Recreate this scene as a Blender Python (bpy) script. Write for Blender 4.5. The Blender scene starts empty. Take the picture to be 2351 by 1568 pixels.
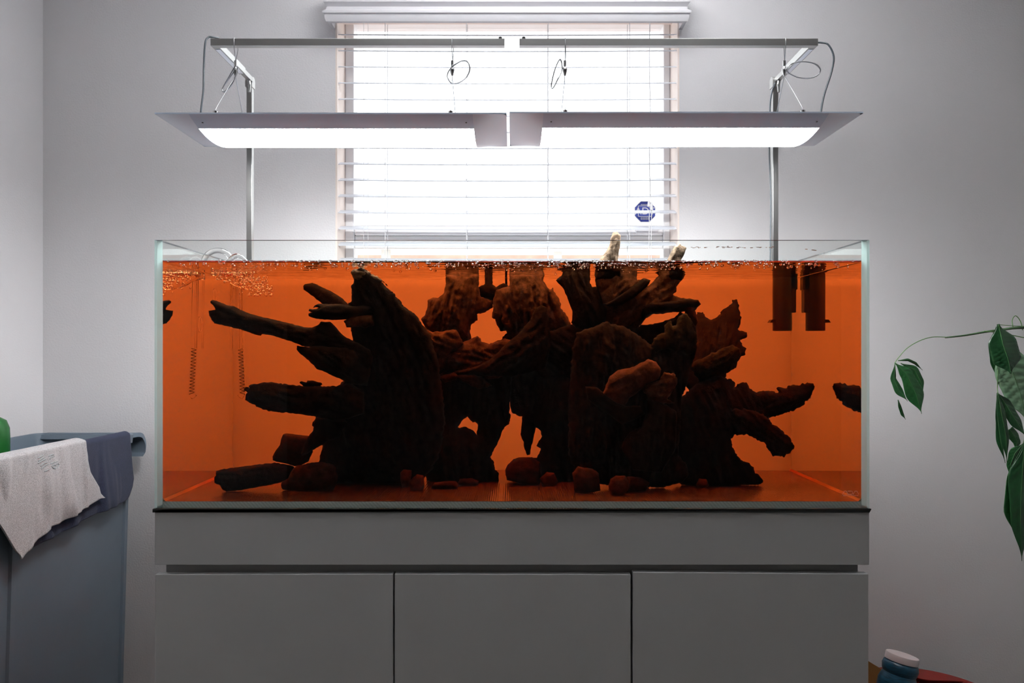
import bpy, bmesh, math, random
import numpy as np
from mathutils import Vector, Matrix, noise
from mathutils.geometry import delaunay_2d_cdt

random.seed(7)
scene = bpy.context.scene
C = scene.collection

# ------------------------------------------------------------------ camera, world, exposure
F = 1811.0            # focal length in pixels of the 2351 px wide frame
CX, HY = 1175.5, 800.0
CAMZ = 1.0436
cam_data = bpy.data.cameras.new('camera')
cam = bpy.data.objects.new('camera', cam_data)
C.objects.link(cam)
cam.location = (0, 0, CAMZ)
cam.rotation_euler = (math.pi / 2, 0, 0)
cam_data.sensor_width = 36.0
cam_data.lens = F / 2351.0 * 36.0
cam_data.shift_y = (HY - 784.0) / 2351.0
cam_data.clip_start = 0.02
scene.camera = cam

world = bpy.data.worlds.new('world')
scene.world = world
world.use_nodes = True
bg = world.node_tree.nodes['Background']
bg.inputs[0].default_value = (0.93, 0.97, 1.0, 1)
bg.inputs[1].default_value = 3.4

scene.view_settings.view_transform = 'Standard'
scene.view_settings.look = 'None'
scene.view_settings.gamma = 1.0
scene.view_settings.use_curve_mapping = False
scene.view_settings.exposure = 0.0

cy = scene.cycles
cy.max_bounces = 14
cy.diffuse_bounces = 5
cy.glossy_bounces = 5
cy.transmission_bounces = 10
cy.transparent_max_bounces = 24
cy.volume_bounces = 0
cy.caustics_refractive = True
cy.caustics_reflective = False
cy.sample_clamp_indirect = 8.0
cy.blur_glossy = 0.5
cy.use_adaptive_sampling = True
cy.adaptive_threshold = 0.015
cy.use_denoising = True
try:
    cy.denoiser = 'OPENIMAGEDENOISE'
except Exception:
    pass

UPLIGHT = 230.0        # radiance of the added, unseen uplight's disc
LAMP = 43.0           # radiance of the pendant lamps' diffusers

# ------------------------------------------------------------------ helpers
def P(x, y, Y):
    """point at depth Y seen at photo pixel (x, y) through air"""
    return Vector(((x - CX) / F * Y, Y, CAMZ + (HY - y) / F * Y))

YG = 1.667            # inner face of the front pane
def PW(x, y, Y):
    """point at depth Y inside the water whose refracted image lies at (x, y)"""
    a, b = (x - CX) / F, (HY - y) / F
    r = math.hypot(a, b)
    if r < 1e-6:
        k = 1 / 1.333
    else:
        s = r / math.sqrt(1 + r * r) / 1.333
        k = s / math.sqrt(1 - s * s) / r
    d = YG + k * (Y - YG)
    return Vector((a * d, Y, CAMZ + b * d))

class MB:
    def __init__(self):
        self.v, self.f, self.m = [], [], []
    def add(self, verts, faces, mi=0):
        o = len(self.v)
        self.v += [tuple(p) for p in verts]
        self.f += [tuple(i + o for i in f) for f in faces]
        self.m += [mi] * len(faces)
        return self
    def box(self, x0, x1, y0, y1, z0, z1, mi=0, bev=0.0):
        if bev <= 0:
            v = [(x0,y0,z0),(x1,y0,z0),(x1,y1,z0),(x0,y1,z0),(x0,y0,z1),(x1,y0,z1),(x1,y1,z1),(x0,y1,z1)]
            f = [(0,3,2,1),(4,5,6,7),(0,1,5,4),(1,2,6,5),(2,3,7,6),(3,0,4,7)]
            return self.add(v, f, mi)
        bm = bmesh.new()
        bmesh.ops.create_cube(bm, size=1)
        for q in bm.verts:
            q.co = ((x0+x1)/2 + q.co.x*(x1-x0), (y0+y1)/2 + q.co.y*(y1-y0), (z0+z1)/2 + q.co.z*(z1-z0))
        bmesh.ops.bevel(bm, geom=bm.edges[:], offset=bev, segments=2, affect='EDGES', profile=0.5)
        bm.verts.index_update()
        self.add([q.co[:] for q in bm.verts], [[q.index for q in f.verts] for f in bm.faces], mi)
        bm.free()
        return self
    def tube(self, pts, r, n=8, mi=0, cap=True):
        pts = [Vector(p) for p in pts]
        rs = r if isinstance(r, (list, tuple)) else [r] * len(pts)
        rings, up = [], None
        for i, p in enumerate(pts):
            t = (pts[min(i+1, len(pts)-1)] - pts[max(i-1, 0)]).normalized()
            if up is None:
                up = Vector((0,0,1)) if abs(t.z) < 0.9 else Vector((1,0,0))
            a = (up - t * up.dot(t)).normalized()
            b = t.cross(a)
            up = a
            rings.append([p + (a*math.cos(2*math.pi*k/n) + b*math.sin(2*math.pi*k/n)) * rs[i] for k in range(n)])
        v = [q for ring in rings for q in ring]
        f = []
        for i in range(len(pts)-1):
            for k in range(n):
                f.append((i*n+k, i*n+(k+1)%n, (i+1)*n+(k+1)%n, (i+1)*n+k))
        if cap:
            f.append(tuple(range(n-1, -1, -1)))
            f.append(tuple((len(pts)-1)*n+k for k in range(n)))
        return self.add(v, f, mi)
    def lathe(self, prof, loc=(0,0,0), n=32, mat=None, mi=0):
        v, f = [], []
        m = mat or Matrix.Identity(3)
        for (r, z) in prof:
            for k in range(n):
                a = 2*math.pi*k/n
                v.append(m @ Vector((r*math.cos(a), r*math.sin(a), z)) + Vector(loc))
        for i in range(len(prof)-1):
            for k in range(n):
                f.append((i*n+k, i*n+(k+1)%n, (i+1)*n+(k+1)%n, (i+1)*n+k))
        f.append(tuple(range(n-1, -1, -1)))
        f.append(tuple((len(prof)-1)*n+k for k in range(n)))
        return self.add(v, f, mi)
    def prism(self, poly, fn, mi=0):
        """extrude a 2-D polygon: fn(u, v, side) -> point"""
        n = len(poly)
        v = [fn(u, w, 0) for u, w in poly] + [fn(u, w, 1) for u, w in poly]
        f = [tuple(range(n-1, -1, -1)), tuple(range(n, 2*n))]
        f += [(i, (i+1)%n, n+(i+1)%n, n+i) for i in range(n)]
        return self.add(v, f, mi)
    def build(self, name, mat, parent=None, smooth=False):
        me = bpy.data.meshes.new(name)
        me.from_pydata(self.v, [], self.f)
        for m_ in (mat if isinstance(mat, (list, tuple)) else [mat]):
            me.materials.append(m_)
        if any(self.m):
            me.polygons.foreach_set('material_index', self.m)
        bm = bmesh.new(); bm.from_mesh(me)
        bmesh.ops.recalc_face_normals(bm, faces=bm.faces[:])
        bm.to_mesh(me); bm.free()
        if smooth:
            me.polygons.foreach_set('use_smooth', [True] * len(me.polygons))
            if smooth is not True:
                try: me.set_sharp_from_angle(angle=math.radians(smooth))
                except Exception: pass
        me.update()
        o = bpy.data.objects.new(name, me)
        C.objects.link(o)
        if parent is not None: o.parent = parent
        return o

def tag(o, label=None, cat=None, group=None, kind=None):
    if label: o['label'] = label
    if cat: o['category'] = cat
    if group: o['group'] = group
    if kind: o['kind'] = kind
    return o

def thing(name, label, cat, group=None):
    o = bpy.data.objects.new(name, None)
    C.objects.link(o)
    return tag(o, label, cat, group)

def struct(o):
    o['kind'] = 'structure'
    return o

def spline(pts, n=8):
    """Catmull-Rom through pts"""
    pts = [Vector(p) for p in pts]
    out = []
    for i in range(len(pts)-1):
        p0, p1, p2, p3 = pts[max(i-1,0)], pts[i], pts[i+1], pts[min(i+2, len(pts)-1)]
        for k in range(n):
            t = k / n
            out.append(0.5*((2*p1) + (p2-p0)*t + (2*p0-5*p1+4*p2-p3)*t*t + (3*p1-p0-3*p2+p3)*t**3))
    out.append(pts[-1])
    return out

# ------------------------------------------------------------------ materials
def newmat(name):
    m = bpy.data.materials.new(name)
    m.use_nodes = True
    nt = m.node_tree
    return m, nt, nt.nodes, nt.links

def pbr(name, col, rough=0.5, metal=0.0, spec=0.5, var=0.0, vscale=8.0, bump=0.0, bscale=60.0, stretch=None, trans=None):
    m, nt, N, L = newmat(name)
    b = N['Principled BSDF']
    b.inputs['Base Color'].default_value = (*col, 1)
    b.inputs['Roughness'].default_value = rough
    b.inputs['Metallic'].default_value = metal
    b.inputs['Specular IOR Level'].default_value = spec
    tc = N.new('ShaderNodeTexCoord')
    vec = tc.outputs['Object']
    if stretch:
        mp = N.new('ShaderNodeMapping')
        mp.inputs['Scale'].default_value = stretch
        L.new(vec, mp.inputs[0]); vec = mp.outputs[0]
    if var > 0:
        n = N.new('ShaderNodeTexNoise')
        n.inputs['Scale'].default_value = vscale
        n.inputs['Detail'].default_value = 4
        L.new(vec, n.inputs['Vector'])
        r = N.new('ShaderNodeValToRGB')
        r.color_ramp.elements[0].position = 0.3
        r.color_ramp.elements[1].position = 0.7
        r.color_ramp.elements[0].color = (*[c*(1-var) for c in col], 1)
        r.color_ramp.elements[1].color = (*[min(1, c*(1+var)) for c in col], 1)
        L.new(n.outputs['Fac'], r.inputs[0])
        L.new(r.outputs[0], b.inputs['Base Color'])
    if bump > 0:
        n2 = N.new('ShaderNodeTexNoise')
        n2.inputs['Scale'].default_value = bscale
        n2.inputs['Detail'].default_value = 3
        L.new(vec, n2.inputs['Vector'])
        bp = N.new('ShaderNodeBump')
        bp.inputs['Strength'].default_value = bump
        bp.inputs['Distance'].default_value = 0.002
        L.new(n2.outputs['Fac'], bp.inputs['Height'])
        L.new(bp.outputs[0], b.inputs['Normal'])
    return m

M = {}
M['wall'] = pbr('wall_paint', (0.71, 0.70, 0.712), 0.85, spec=0.2, bump=0.35, bscale=170, var=0.02, vscale=3)
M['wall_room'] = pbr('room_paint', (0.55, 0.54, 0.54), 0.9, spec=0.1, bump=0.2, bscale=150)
M['wall_dark'] = pbr('dark_panelling', (0.16, 0.14, 0.13), 0.7, spec=0.2, var=0.2, vscale=4, stretch=(6, 1, 1))
M['bowl'] = pbr('added_uplight_bowl', (0.75, 0.73, 0.70), 0.5)
M['ceiling'] = pbr('ceiling_paint', (0.80, 0.79, 0.79), 0.9, spec=0.1, bump=0.2, bscale=120)
M['floor'] = pbr('floor_carpet', (0.14, 0.12, 0.10), 0.95, spec=0.1, bump=0.6, bscale=400, var=0.2, vscale=40)
M['jamb'] = pbr('jamb_brick_bounce', (0.86, 0.76, 0.70), 0.6, spec=0.3, bump=0.05)  # peach paints in the light bounced off the brick outside
M['vinyl'] = pbr('window_vinyl', (0.93, 0.93, 0.94), 0.4, bump=0.02)
M['slat'] = pbr('blind_slat', (0.55, 0.57, 0.62), 0.45, bump=0.03, stretch=(2, 30, 30))
M['valance'] = pbr('valance_paint', (0.60, 0.59, 0.61), 0.4, bump=0.02)
M['headrail'] = pbr('headrail_outside_glow', (0.9, 0.80, 0.74), 0.5)  # outside light put into the colour as a peach tint
M['cord'] = pbr('blind_cord', (0.72, 0.72, 0.74), 0.8, bump=0.2)
M['cabinet'] = pbr('cabinet_melamine', (0.60, 0.615, 0.62), 0.45, spec=0.35, bump=0.05, bscale=500, var=0.015)
M['groove'] = pbr('cabinet_rail', (0.30, 0.30, 0.30), 0.5)
M['mat'] = pbr('foam_rubber', (0.012, 0.015, 0.015), 0.8, bump=0.2)
M['steel'] = pbr('brushed_steel', (0.46, 0.46, 0.45), 0.30, metal=1.0, bump=0.05, bscale=60, stretch=(1, 1, 40))
M['steelbar'] = pbr('brushed_bar', (0.42, 0.42, 0.41), 0.34, metal=1.0, bump=0.05, bscale=60, stretch=(1, 40, 40))
M['alu'] = pbr('glow_offset_alu', (0.62, 0.72, 0.86), 0.42, metal=0.0, bump=0.03, bscale=80, stretch=(0.5, 30, 30))  # light correction in the colour: blue cancels the orange water glow
M['capalu'] = pbr('endcap_lit', (0.78, 0.85, 0.95), 0.35, metal=0.0)  # paler than the hood: the neighbouring lamp's light is painted in
M['wire'] = pbr('steel_wire', (0.35, 0.35, 0.36), 0.3, metal=1.0)
M['chrome'] = pbr('chrome', (0.7, 0.7, 0.7), 0.12, metal=1.0)
M['blackpl'] = pbr('black_plastic', (0.02, 0.02, 0.022), 0.4)
M['cable'] = pbr('cable_rubber', (0.06, 0.07, 0.08), 0.5)
M['bin'] = pbr('bin_plastic', (0.14, 0.18, 0.225), 0.45, spec=0.4, bump=0.1, bscale=200, var=0.05, vscale=5)
M['green_pl'] = pbr('green_plastic', (0.006, 0.10, 0.014), 0.35)
M['white_pl'] = pbr('white_plastic', (0.62, 0.56, 0.57), 0.45)
M['bluebottle'] = pbr('blue_bottle', (0.006, 0.055, 0.105), 0.35, var=0.5, vscale=60, stretch=(1, 1, 6))
M['redpl'] = pbr('red_plastic', (0.15, 0.012, 0.008), 0.35)
M['card'] = pbr('cardboard', (0.42, 0.20, 0.06), 0.8, bump=0.2, bscale=150, var=0.08)
M['stem'] = pbr('plant_stem', (0.035, 0.075, 0.03), 0.6, var=0.3, vscale=40)
M['petiole'] = pbr('petiole', (0.09, 0.19, 0.06), 0.5)
M['pot'] = pbr('ceramic_pot', (0.4, 0.38, 0.35), 0.5)
M['soil'] = pbr('soil', (0.04, 0.03, 0.02), 0.95, bump=0.8, bscale=80)
M['brickwall'] = pbr('pale_brick', (0.62, 0.40, 0.32), 0.9, var=0.15, vscale=10)
M['ground'] = pbr('pale_concrete', (0.6, 0.58, 0.55), 0.9, var=0.1, vscale=2)
M['sticker'] = pbr('sticker_blue', (0.05, 0.08, 0.42), 0.5)
M['white'] = pbr('white_print', (0.85, 0.85, 0.88), 0.5)
M['logo'] = pbr('logo_print', (0.62, 0.55, 0.52), 0.5)
M['emblem'] = pbr('emblem_thread', (0.40, 0.46, 0.48), 0.9, bump=0.5, bscale=800)
M['darkcyl'] = pbr('dark_housing', (0.02, 0.018, 0.015), 0.3)
M['yellowleaf'] = pbr('yellow_patch', (0.45, 0.35, 0.06), 0.5)

def towel(name, col):
    m = pbr(name, col, 0.95, spec=0.1, var=0.25, vscale=350, bump=1.0, bscale=700)
    m.node_tree.nodes['Principled BSDF'].inputs['Sheen Weight'].default_value = 0.12
    return m
M['towel_grey'] = towel('towel_grey', (0.58, 0.575, 0.59))
M['towel_navy'] = towel('towel_navy', (0.028, 0.036, 0.072))

def leafmat(name, c1, c2, rough=0.35):
    m, nt, N, L = newmat(name)
    b = N['Principled BSDF']
    n = N.new('ShaderNodeTexNoise'); n.inputs['Scale'].default_value = 14
    r = N.new('ShaderNodeValToRGB')
    r.color_ramp.elements[0].color = (*c1, 1); r.color_ramp.elements[1].color = (*c2, 1)
    r.color_ramp.elements[0].position = 0.3; r.color_ramp.elements[1].position = 0.75
    tc = N.new('ShaderNodeTexCoord')
    L.new(tc.outputs['Object'], n.inputs['Vector'])
    L.new(n.outputs['Fac'], r.inputs[0]); L.new(r.outputs[0], b.inputs['Base Color'])
    b.inputs['Roughness'].default_value = rough
    return m
M['leaf'] = leafmat('leaf_dark', (0.006, 0.035, 0.012), (0.014, 0.07, 0.022), 0.28)
M['leaf_mid'] = leafmat('leaf_mid', (0.010, 0.07, 0.018), (0.02, 0.11, 0.03), 0.35)
M['leaf_pale'] = leafmat('leaf_pale', (0.10, 0.20, 0.11), (0.16, 0.28, 0.17), 0.55)
M['vein'] = pbr('leaf_vein', (0.045, 0.13, 0.04), 0.5)

def emit(name, col, s):
    m, nt, N, L = newmat(name)
    N.remove(N['Principled BSDF'])
    e = N.new('ShaderNodeEmission')
    e.inputs[0].default_value = (*col, 1); e.inputs[1].default_value = s
    L.new(e.outputs[0], N['Material Output'].inputs[0])
    return m
M['diffuser'] = emit('lamp_diffuser', (0.98, 0.99, 1.0), LAMP)

# clear glass sheet: straight-through with Fresnel reflection
def sheet(name, tint, ior=1.25, rough=0.0):
    m, nt, N, L = newmat(name)
    N.remove(N['Principled BSDF'])
    t = N.new('ShaderNodeBsdfTransparent'); t.inputs[0].default_value = (*tint, 1)
    g = N.new('ShaderNodeBsdfGlossy'); g.inputs['Roughness'].default_value = rough
    lw = N.new('ShaderNodeLayerWeight'); lw.inputs[0].default_value = 0.5
    pw = N.new('ShaderNodeMath'); pw.operation = 'POWER'; pw.inputs[1].default_value = 5.0
    L.new(lw.outputs['Facing'], pw.inputs[0])
    fr = N.new('ShaderNodeMapRange')          # Schlick reflectance of one face
    f0 = ((ior - 1) / (ior + 1)) ** 2
    fr.inputs[3].default_value = f0; fr.inputs[4].default_value = 0.9
    L.new(pw.outputs[0], fr.inputs[0])
    mx = N.new('ShaderNodeMixShader')
    L.new(fr.outputs[0], mx.inputs[0]); L.new(t.outputs[0], mx.inputs[1]); L.new(g.outputs[0], mx.inputs[2])
    L.new(mx.outputs[0], N['Material Output'].inputs[0])
    return m
M['pane'] = sheet('tank_glass', (0.97, 0.985, 0.975))
M['winpane'] = sheet('window_glass', (0.98, 0.98, 0.98))

def glassmat(name, col, ior, rough=0.0, absorb=None, dens=0.0):
    m, nt, N, L = newmat(name)
    N.remove(N['Principled BSDF'])
    g = N.new('ShaderNodeBsdfGlass')
    g.inputs['Color'].default_value = (*col, 1)
    g.inputs['IOR'].default_value = ior
    g.inputs['Roughness'].default_value = rough
    L.new(g.outputs[0], N['Material Output'].inputs[0])
    if absorb:
        v = N.new('ShaderNodeVolumeAbsorption')
        v.inputs[0].default_value = (*absorb, 1); v.inputs[1].default_value = dens
        L.new(v.outputs[0], N['Material Output'].inputs[1])
    return m
M['sideglass'] = glassmat('side_glass', (1, 1, 1), 1.5, 0, (0.72, 1.0, 0.84), 0.45)
# tannin-stained water: absorption per metre r, g, b
SIG = (0.10, 3.4, 6.8)
DN = 8.0
M['water'] = glassmat('amber_water', (1, 1, 1), 1.333, 0, tuple(1 - s / DN for s in SIG), DN)
M['glass_in_water'] = glassmat('glass_in_water', (1, 1, 1), 1.13)
M['glass_air'] = glassmat('glass_pipe', (1, 1, 1), 1.45)
M['bubble'] = glassmat('air_bubble', (1, 1, 1), 0.75)
M['droplet'] = glassmat('surface_bubble', (1, 1, 1), 1.2)

def mint(name, col, tr):
    m, nt, N, L = newmat(name)
    N.remove(N['Principled BSDF'])
    d = N.new('ShaderNodeBsdfDiffuse'); d.inputs[0].default_value = (*col, 1)
    t = N.new('ShaderNodeBsdfTranslucent'); t.inputs[0].default_value = (*col, 1)
    mx = N.new('ShaderNodeMixShader'); mx.inputs[0].default_value = tr
    L.new(d.outputs[0], mx.inputs[1]); L.new(t.outputs[0], mx.inputs[2])
    L.new(mx.outputs[0], N['Material Output'].inputs[0])
    return m
M['film'] = mint('frosted_film', (0.84, 0.84, 0.84), 0.94)
M['edge'] = mint('polished_edge', (0.74, 0.99, 0.98), 0.65)
# polished edges pass part of what lies behind them, tinted green
_nt = M['edge'].node_tree
_tr = _nt.nodes.new('ShaderNodeBsdfTransparent'); _tr.inputs[0].default_value = (0.86, 1.0, 0.95, 1)
_mx = _nt.nodes.new('ShaderNodeMixShader'); _mx.inputs[0].default_value = 0.55
_old = _nt.nodes['Material Output'].inputs[0].links[0].from_socket
_nt.links.new(_old, _mx.inputs[1]); _nt.links.new(_tr.outputs[0], _mx.inputs[2])
_nt.links.new(_mx.outputs[0], _nt.nodes['Material Output'].inputs[0])
M['paper'] = mint('backlit_paper', (0.95, 0.95, 0.93), 0.8)
M['edgedark'] = pbr('refraction_dark_edge', (0.16, 0.19, 0.26), 0.25)  # dark colour paints in the line refraction makes along the top edges

# tank floor seen through the bottom sheet
def floor_glass():
    m, nt, N, L = newmat('tank_floor')
    b = N['Principled BSDF']
    tc = N.new('ShaderNodeTexCoord')
    n = N.new('ShaderNodeTexNoise'); n.inputs['Scale'].default_value = 130; n.inputs['Detail'].default_value = 3
    mp = N.new('ShaderNodeMapping'); mp.inputs['Scale'].default_value = (0.6, 0.6, 1)
    L.new(tc.outputs['Object'], mp.inputs[0]); L.new(mp.outputs[0], n.inputs['Vector'])
    r = N.new('ShaderNodeValToRGB')
    r.color_ramp.elements[0].position = 0.36; r.color_ramp.elements[0].color = (0.03, 0.025, 0.02, 1)
    r.color_ramp.elements[1].position = 0.46; r.color_ramp.elements[1].color = (0.13, 0.11, 0.10, 1)
    L.new(n.outputs['Fac'], r.inputs[0]); L.new(r.outputs[0], b.inputs['Base Color'])
    b.inputs['Roughness'].default_value = 0.18
    b.inputs['Specular IOR Level'].default_value = 0.9
    w = N.new('ShaderNodeTexWave'); w.inputs['Scale'].default_value = 70; w.inputs['Distortion'].default_value = 0.3
    L.new(tc.outputs['Object'], w.inputs['Vector'])
    bp = N.new('ShaderNodeBump'); bp.inputs['Strength'].default_value = 0.25; bp.inputs['Distance'].default_value = 0.001
    L.new(w.outputs['Fac'], bp.inputs['Height']); L.new(bp.outputs[0], b.inputs['Normal'])
    return m
M['tankfloor'] = floor_glass()

# bottom pane edge; its stripes paint the foam mat's reflected ribs
def rib_reflection_edge():
    m = mint('rib_reflection_edge', (0.66, 0.72, 0.67), 0.1)
    nt = m.node_tree; N, L = nt.nodes, nt.links
    tc = N.new('ShaderNodeTexCoord')
    mp = N.new('ShaderNodeMapping')
    mp.inputs['Rotation'].default_value = (0, 0.75, 0)
    w = N.new('ShaderNodeTexWave'); w.inputs['Scale'].default_value = 55; w.inputs['Distortion'].default_value = 1.5
    w.inputs['Detail Scale'].default_value = 0.3
    L.new(tc.outputs['Object'], mp.inputs[0]); L.new(mp.outputs[0], w.inputs['Vector'])
    r = N.new('ShaderNodeValToRGB')
    r.color_ramp.elements[0].color = (0.72, 0.80, 0.75, 1); r.color_ramp.elements[1].color = (0.90, 0.97, 0.93, 1)
    L.new(w.outputs['Fac'], r.inputs[0])
    for n in N:
        if n.type in ('BSDF_DIFFUSE', 'BSDF_TRANSLUCENT'):
            L.new(r.outputs[0], n.inputs[0])
    return m
M['rib_reflection'] = rib_reflection_edge()

def woodmat(name, c1, c2, dry=(0.27, 0.19, 0.13), spec=0.04, grain=(4, 4, 4), moss=None):
    m, nt, N, L = newmat(name)
    b = N['Principled BSDF']
    tc = N.new('ShaderNodeTexCoord')
    mp = N.new('ShaderNodeMapping'); mp.inputs['Scale'].default_value = grain
    L.new(tc.outputs['Object'], mp.inputs[0])
    n = N.new('ShaderNodeTexNoise'); n.inputs['Scale'].default_value = 16; n.inputs['Detail'].default_value = 6
    n.inputs['Roughness'].default_value = 0.65
    L.new(mp.outputs[0], n.inputs['Vector'])
    r = N.new('ShaderNodeValToRGB')
    r.color_ramp.elements[0].position = 0.35; r.color_ramp.elements[0].color = (*c1, 1)
    r.color_ramp.elements[1].position = 0.68; r.color_ramp.elements[1].color = (*c2, 1)
    L.new(n.outputs['Fac'], r.inputs[0])
    # wood standing clear of the water is dry and bleached
    g = N.new('ShaderNodeNewGeometry')
    s = N.new('ShaderNodeSeparateXYZ'); L.new(g.outputs['Position'], s.inputs[0])
    mr = N.new('ShaderNodeMapRange'); mr.inputs[1].default_value = 1.226; mr.inputs[2].default_value = 1.245
    L.new(s.outputs['Z'], mr.inputs[0])
    mx = N.new('ShaderNodeMix'); mx.data_type = 'RGBA'
    r2 = N.new('ShaderNodeValToRGB')
    r2.color_ramp.elements[0].position = 0.4; r2.color_ramp.elements[0].color = (*[c*0.35 for c in dry], 1)
    r2.color_ramp.elements[1].position = 0.6; r2.color_ramp.elements[1].color = (*dry, 1)
    L.new(n.outputs['Fac'], r2.inputs[0])
    L.new(mr.outputs[0], mx.inputs[0]); L.new(r.outputs[0], mx.inputs[6]); L.new(r2.outputs[0], mx.inputs[7])
    L.new(mx.outputs[2], b.inputs['Base Color'])
    b.inputs['Roughness'].default_value = 0.8
    b.inputs['Specular IOR Level'].default_value = spec
    bp = N.new('ShaderNodeBump'); bp.inputs['Strength'].default_value = 0.8; bp.inputs['Distance'].default_value = 0.004
    L.new(n.outputs['Fac'], bp.inputs['Height']); L.new(bp.outputs[0], b.inputs['Normal'])
    return m
M['wood'] = woodmat('wet_driftwood', (0.002, 0.0018, 0.0018), (0.013, 0.008, 0.006))
M['woodred'] = woodmat('wet_red_driftwood', (0.018, 0.010, 0.007), (0.085, 0.05, 0.034))
M['moss'] = woodmat('mossy_driftwood', (0.004, 0.0035, 0.003), (0.03, 0.022, 0.010))
M['fuzz'] = woodmat('pale_fungus', (0.05, 0.04, 0.03), (0.22, 0.17, 0.13))
M['stone'] = woodmat('brown_stone', (0.016, 0.011, 0.008), (0.05, 0.03, 0.023), grain=(3, 3, 3))
M['redstone'] = woodmat('red_stone', (0.035, 0.018, 0.013), (0.10, 0.05, 0.038), grain=(3, 3, 3))

# ------------------------------------------------------------------ room shell
WY = 2.70                       # face of the back wall
XL, XR = -1.606, 2.35           # side walls
YB = -2.3                       # wall behind the camera
ZC = 2.55
FZ = -0.15                      # floor level
WX0, WX1, WZ0, WZ1 = -0.604, 0.5725, 0.98, 2.27
b = MB()
b.box(XL - 0.15, WX0, WY, WY + 0.22, FZ, ZC)
b.box(WX1, XR + 0.15, WY, WY + 0.22, FZ, ZC)
b.box(WX0, WX1, WY, WY + 0.22, FZ, WZ0)
b.box(WX0, WX1, WY, WY + 0.22, WZ1, ZC)
struct(b.build('wall_back', M['wall']))
struct(MB().box(XL - 0.15, XL, YB, WY, FZ, ZC).build('wall_left', M['wall']))
struct(MB().box(XR, XR + 0.15, YB, WY, FZ, ZC).build('wall_right', M['wall_room']))
struct(MB().box(XL - 0.15, XR + 0.15, YB - 0.15, YB, FZ, ZC).build('wall_front', M['wall_dark']))
struct(MB().box(XL - 0.15, XR + 0.15, YB - 0.15, WY + 0.22, FZ - 0.1, FZ).build('floor', M['floor']))
struct(MB().box(XL - 0.15, XR + 0.15, YB - 0.15, WY + 0.22, ZC, ZC + 0.1).build('ceiling', M['ceiling']))

# window: jamb lining, frame, sashes, panes
win = bpy.data.objects.new('window_1', None); C.objects.link(win); struct(win)
j = 0.006
b = MB()
b.box(WX0, WX0 + j, WY - 0.001, 2.84, WZ0, WZ1)
b.box(WX1 - j, WX1, WY - 0.001, 2.84, WZ0, WZ1)
b.box(WX0, WX1, WY - 0.001, 2.84, WZ1 - j, WZ1)
b.build('jamb', M['jamb'], win)
MB().box(WX0, WX1, WY - 0.03, 2.84, WZ0, WZ0 + 0.018, bev=0.004).build('window_sill', M['vinyl'], win)
GX0, GX1 = -0.5666, 0.5430
zr0, zr1 = 1.405, 1.487
b = MB()
b.box(WX0 + j, GX0, 2.825, 2.90, WZ0, WZ1, bev=0.004)
b.box(GX1, WX1 - j, 2.825, 2.90, WZ0, WZ1, bev=0.004)
b.box(WX0 + j, WX1 - j, 2.825, 2.90, 2.206, WZ1, bev=0.004)
b.box(WX0 + j, WX1 - j, 2.825, 2.90, WZ0 + 0.018, WZ0 + 0.07, bev=0.004)
b.build('window_frame', M['vinyl'], win)
MB().box(GX0, GX1, 2.83, 2.88, zr0 + 0.045, zr1, bev=0.006).build('meeting_rail', M['vinyl'], win)
MB().box(GX0, GX1, 2.838, 2.87, zr0, zr0 + 0.044, bev=0.004).build('meeting_rail', M['vinyl'], win)
MB().box(GX1 - 0.1, GX1 - 0.02, 2.818, 2.832, zr0 + 0.05, zr0 + 0.066, bev=0.003).build('sash_latch', M['white'], win)
MB().box(GX0, GX1, 2.862, 2.866, zr1, 2.206).build('pane', M['winpane'], win)
MB().box(GX0, GX1, 2.850, 2.854, WZ0 + 0.07, zr0).build('pane', M['winpane'], win)
for (x0, x1, z0, z1) in ((875, 897, 572, 600), (1271, 1290, 577, 600)):
    p0, p1 = P(x0, z1, 2.847), P(x1, z0, 2.847)
    MB().box(p0.x, p1.x, 2.8475, 2.8495, p0.z, p1.z).build('paper_tab', M['paper'], win)

# outside
struct(MB().box(-5, 5, 3.0, 12, -0.35, FZ).build('ground_outside', M['ground']))
struct(MB().box(-4, 4, 5.2, 5.4, FZ, 1.66).build('wall_outside', M['brickwall']))

# security sticker on the pane
st = thing('security_sticker', 'blue octagonal security sticker on the window pane', 'sticker')
sc0 = P(1481, 486, 2.858)
R8 = 24.5 / F * 2.858
def octagon(r):
    k = r * math.tan(math.pi / 8)
    return [(-k, -r), (k, -r), (r, -k), (r, k), (k, r), (-k, r), (-r, k), (-r, -k)]
MB().prism(octagon(R8), lambda u, v, s: (sc0.x + u, 2.8590 - 0.0008 * s, sc0.z + v)).build('border', M['white'], st)
MB().prism(octagon(R8 * 0.93), lambda u, v, s: (sc0.x + u, 2.8584 - 0.0008 * s, sc0.z + v)).build('face', M['sticker'], st)
b = MB()
u = R8
for (x0, x1, z0, z1) in ((-.66, .66, .52, .57), (-.66, .66, -.47, -.42), (-.66, -.61, -.47, .57), (.61, .66, -.47, .57)):
    b.box(sc0.x + x0*u, sc0.x + x1*u, 2.8568, 2.8578, sc0.z + z0*u, sc0.z + z1*u)
for zz, w in ((.66, .40), (-.58, .42), (-.70, .42)):
    for k in range(5):
        x0 = -w + 2*w*k/5
        b.box(sc0.x + x0*u, sc0.x + (x0 + w*0.33)*u, 2.8568, 2.8578, sc0.z + (zz-.035)*u, sc0.z + (zz+.035)*u)
b.build('print', M['white'], st)

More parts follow.
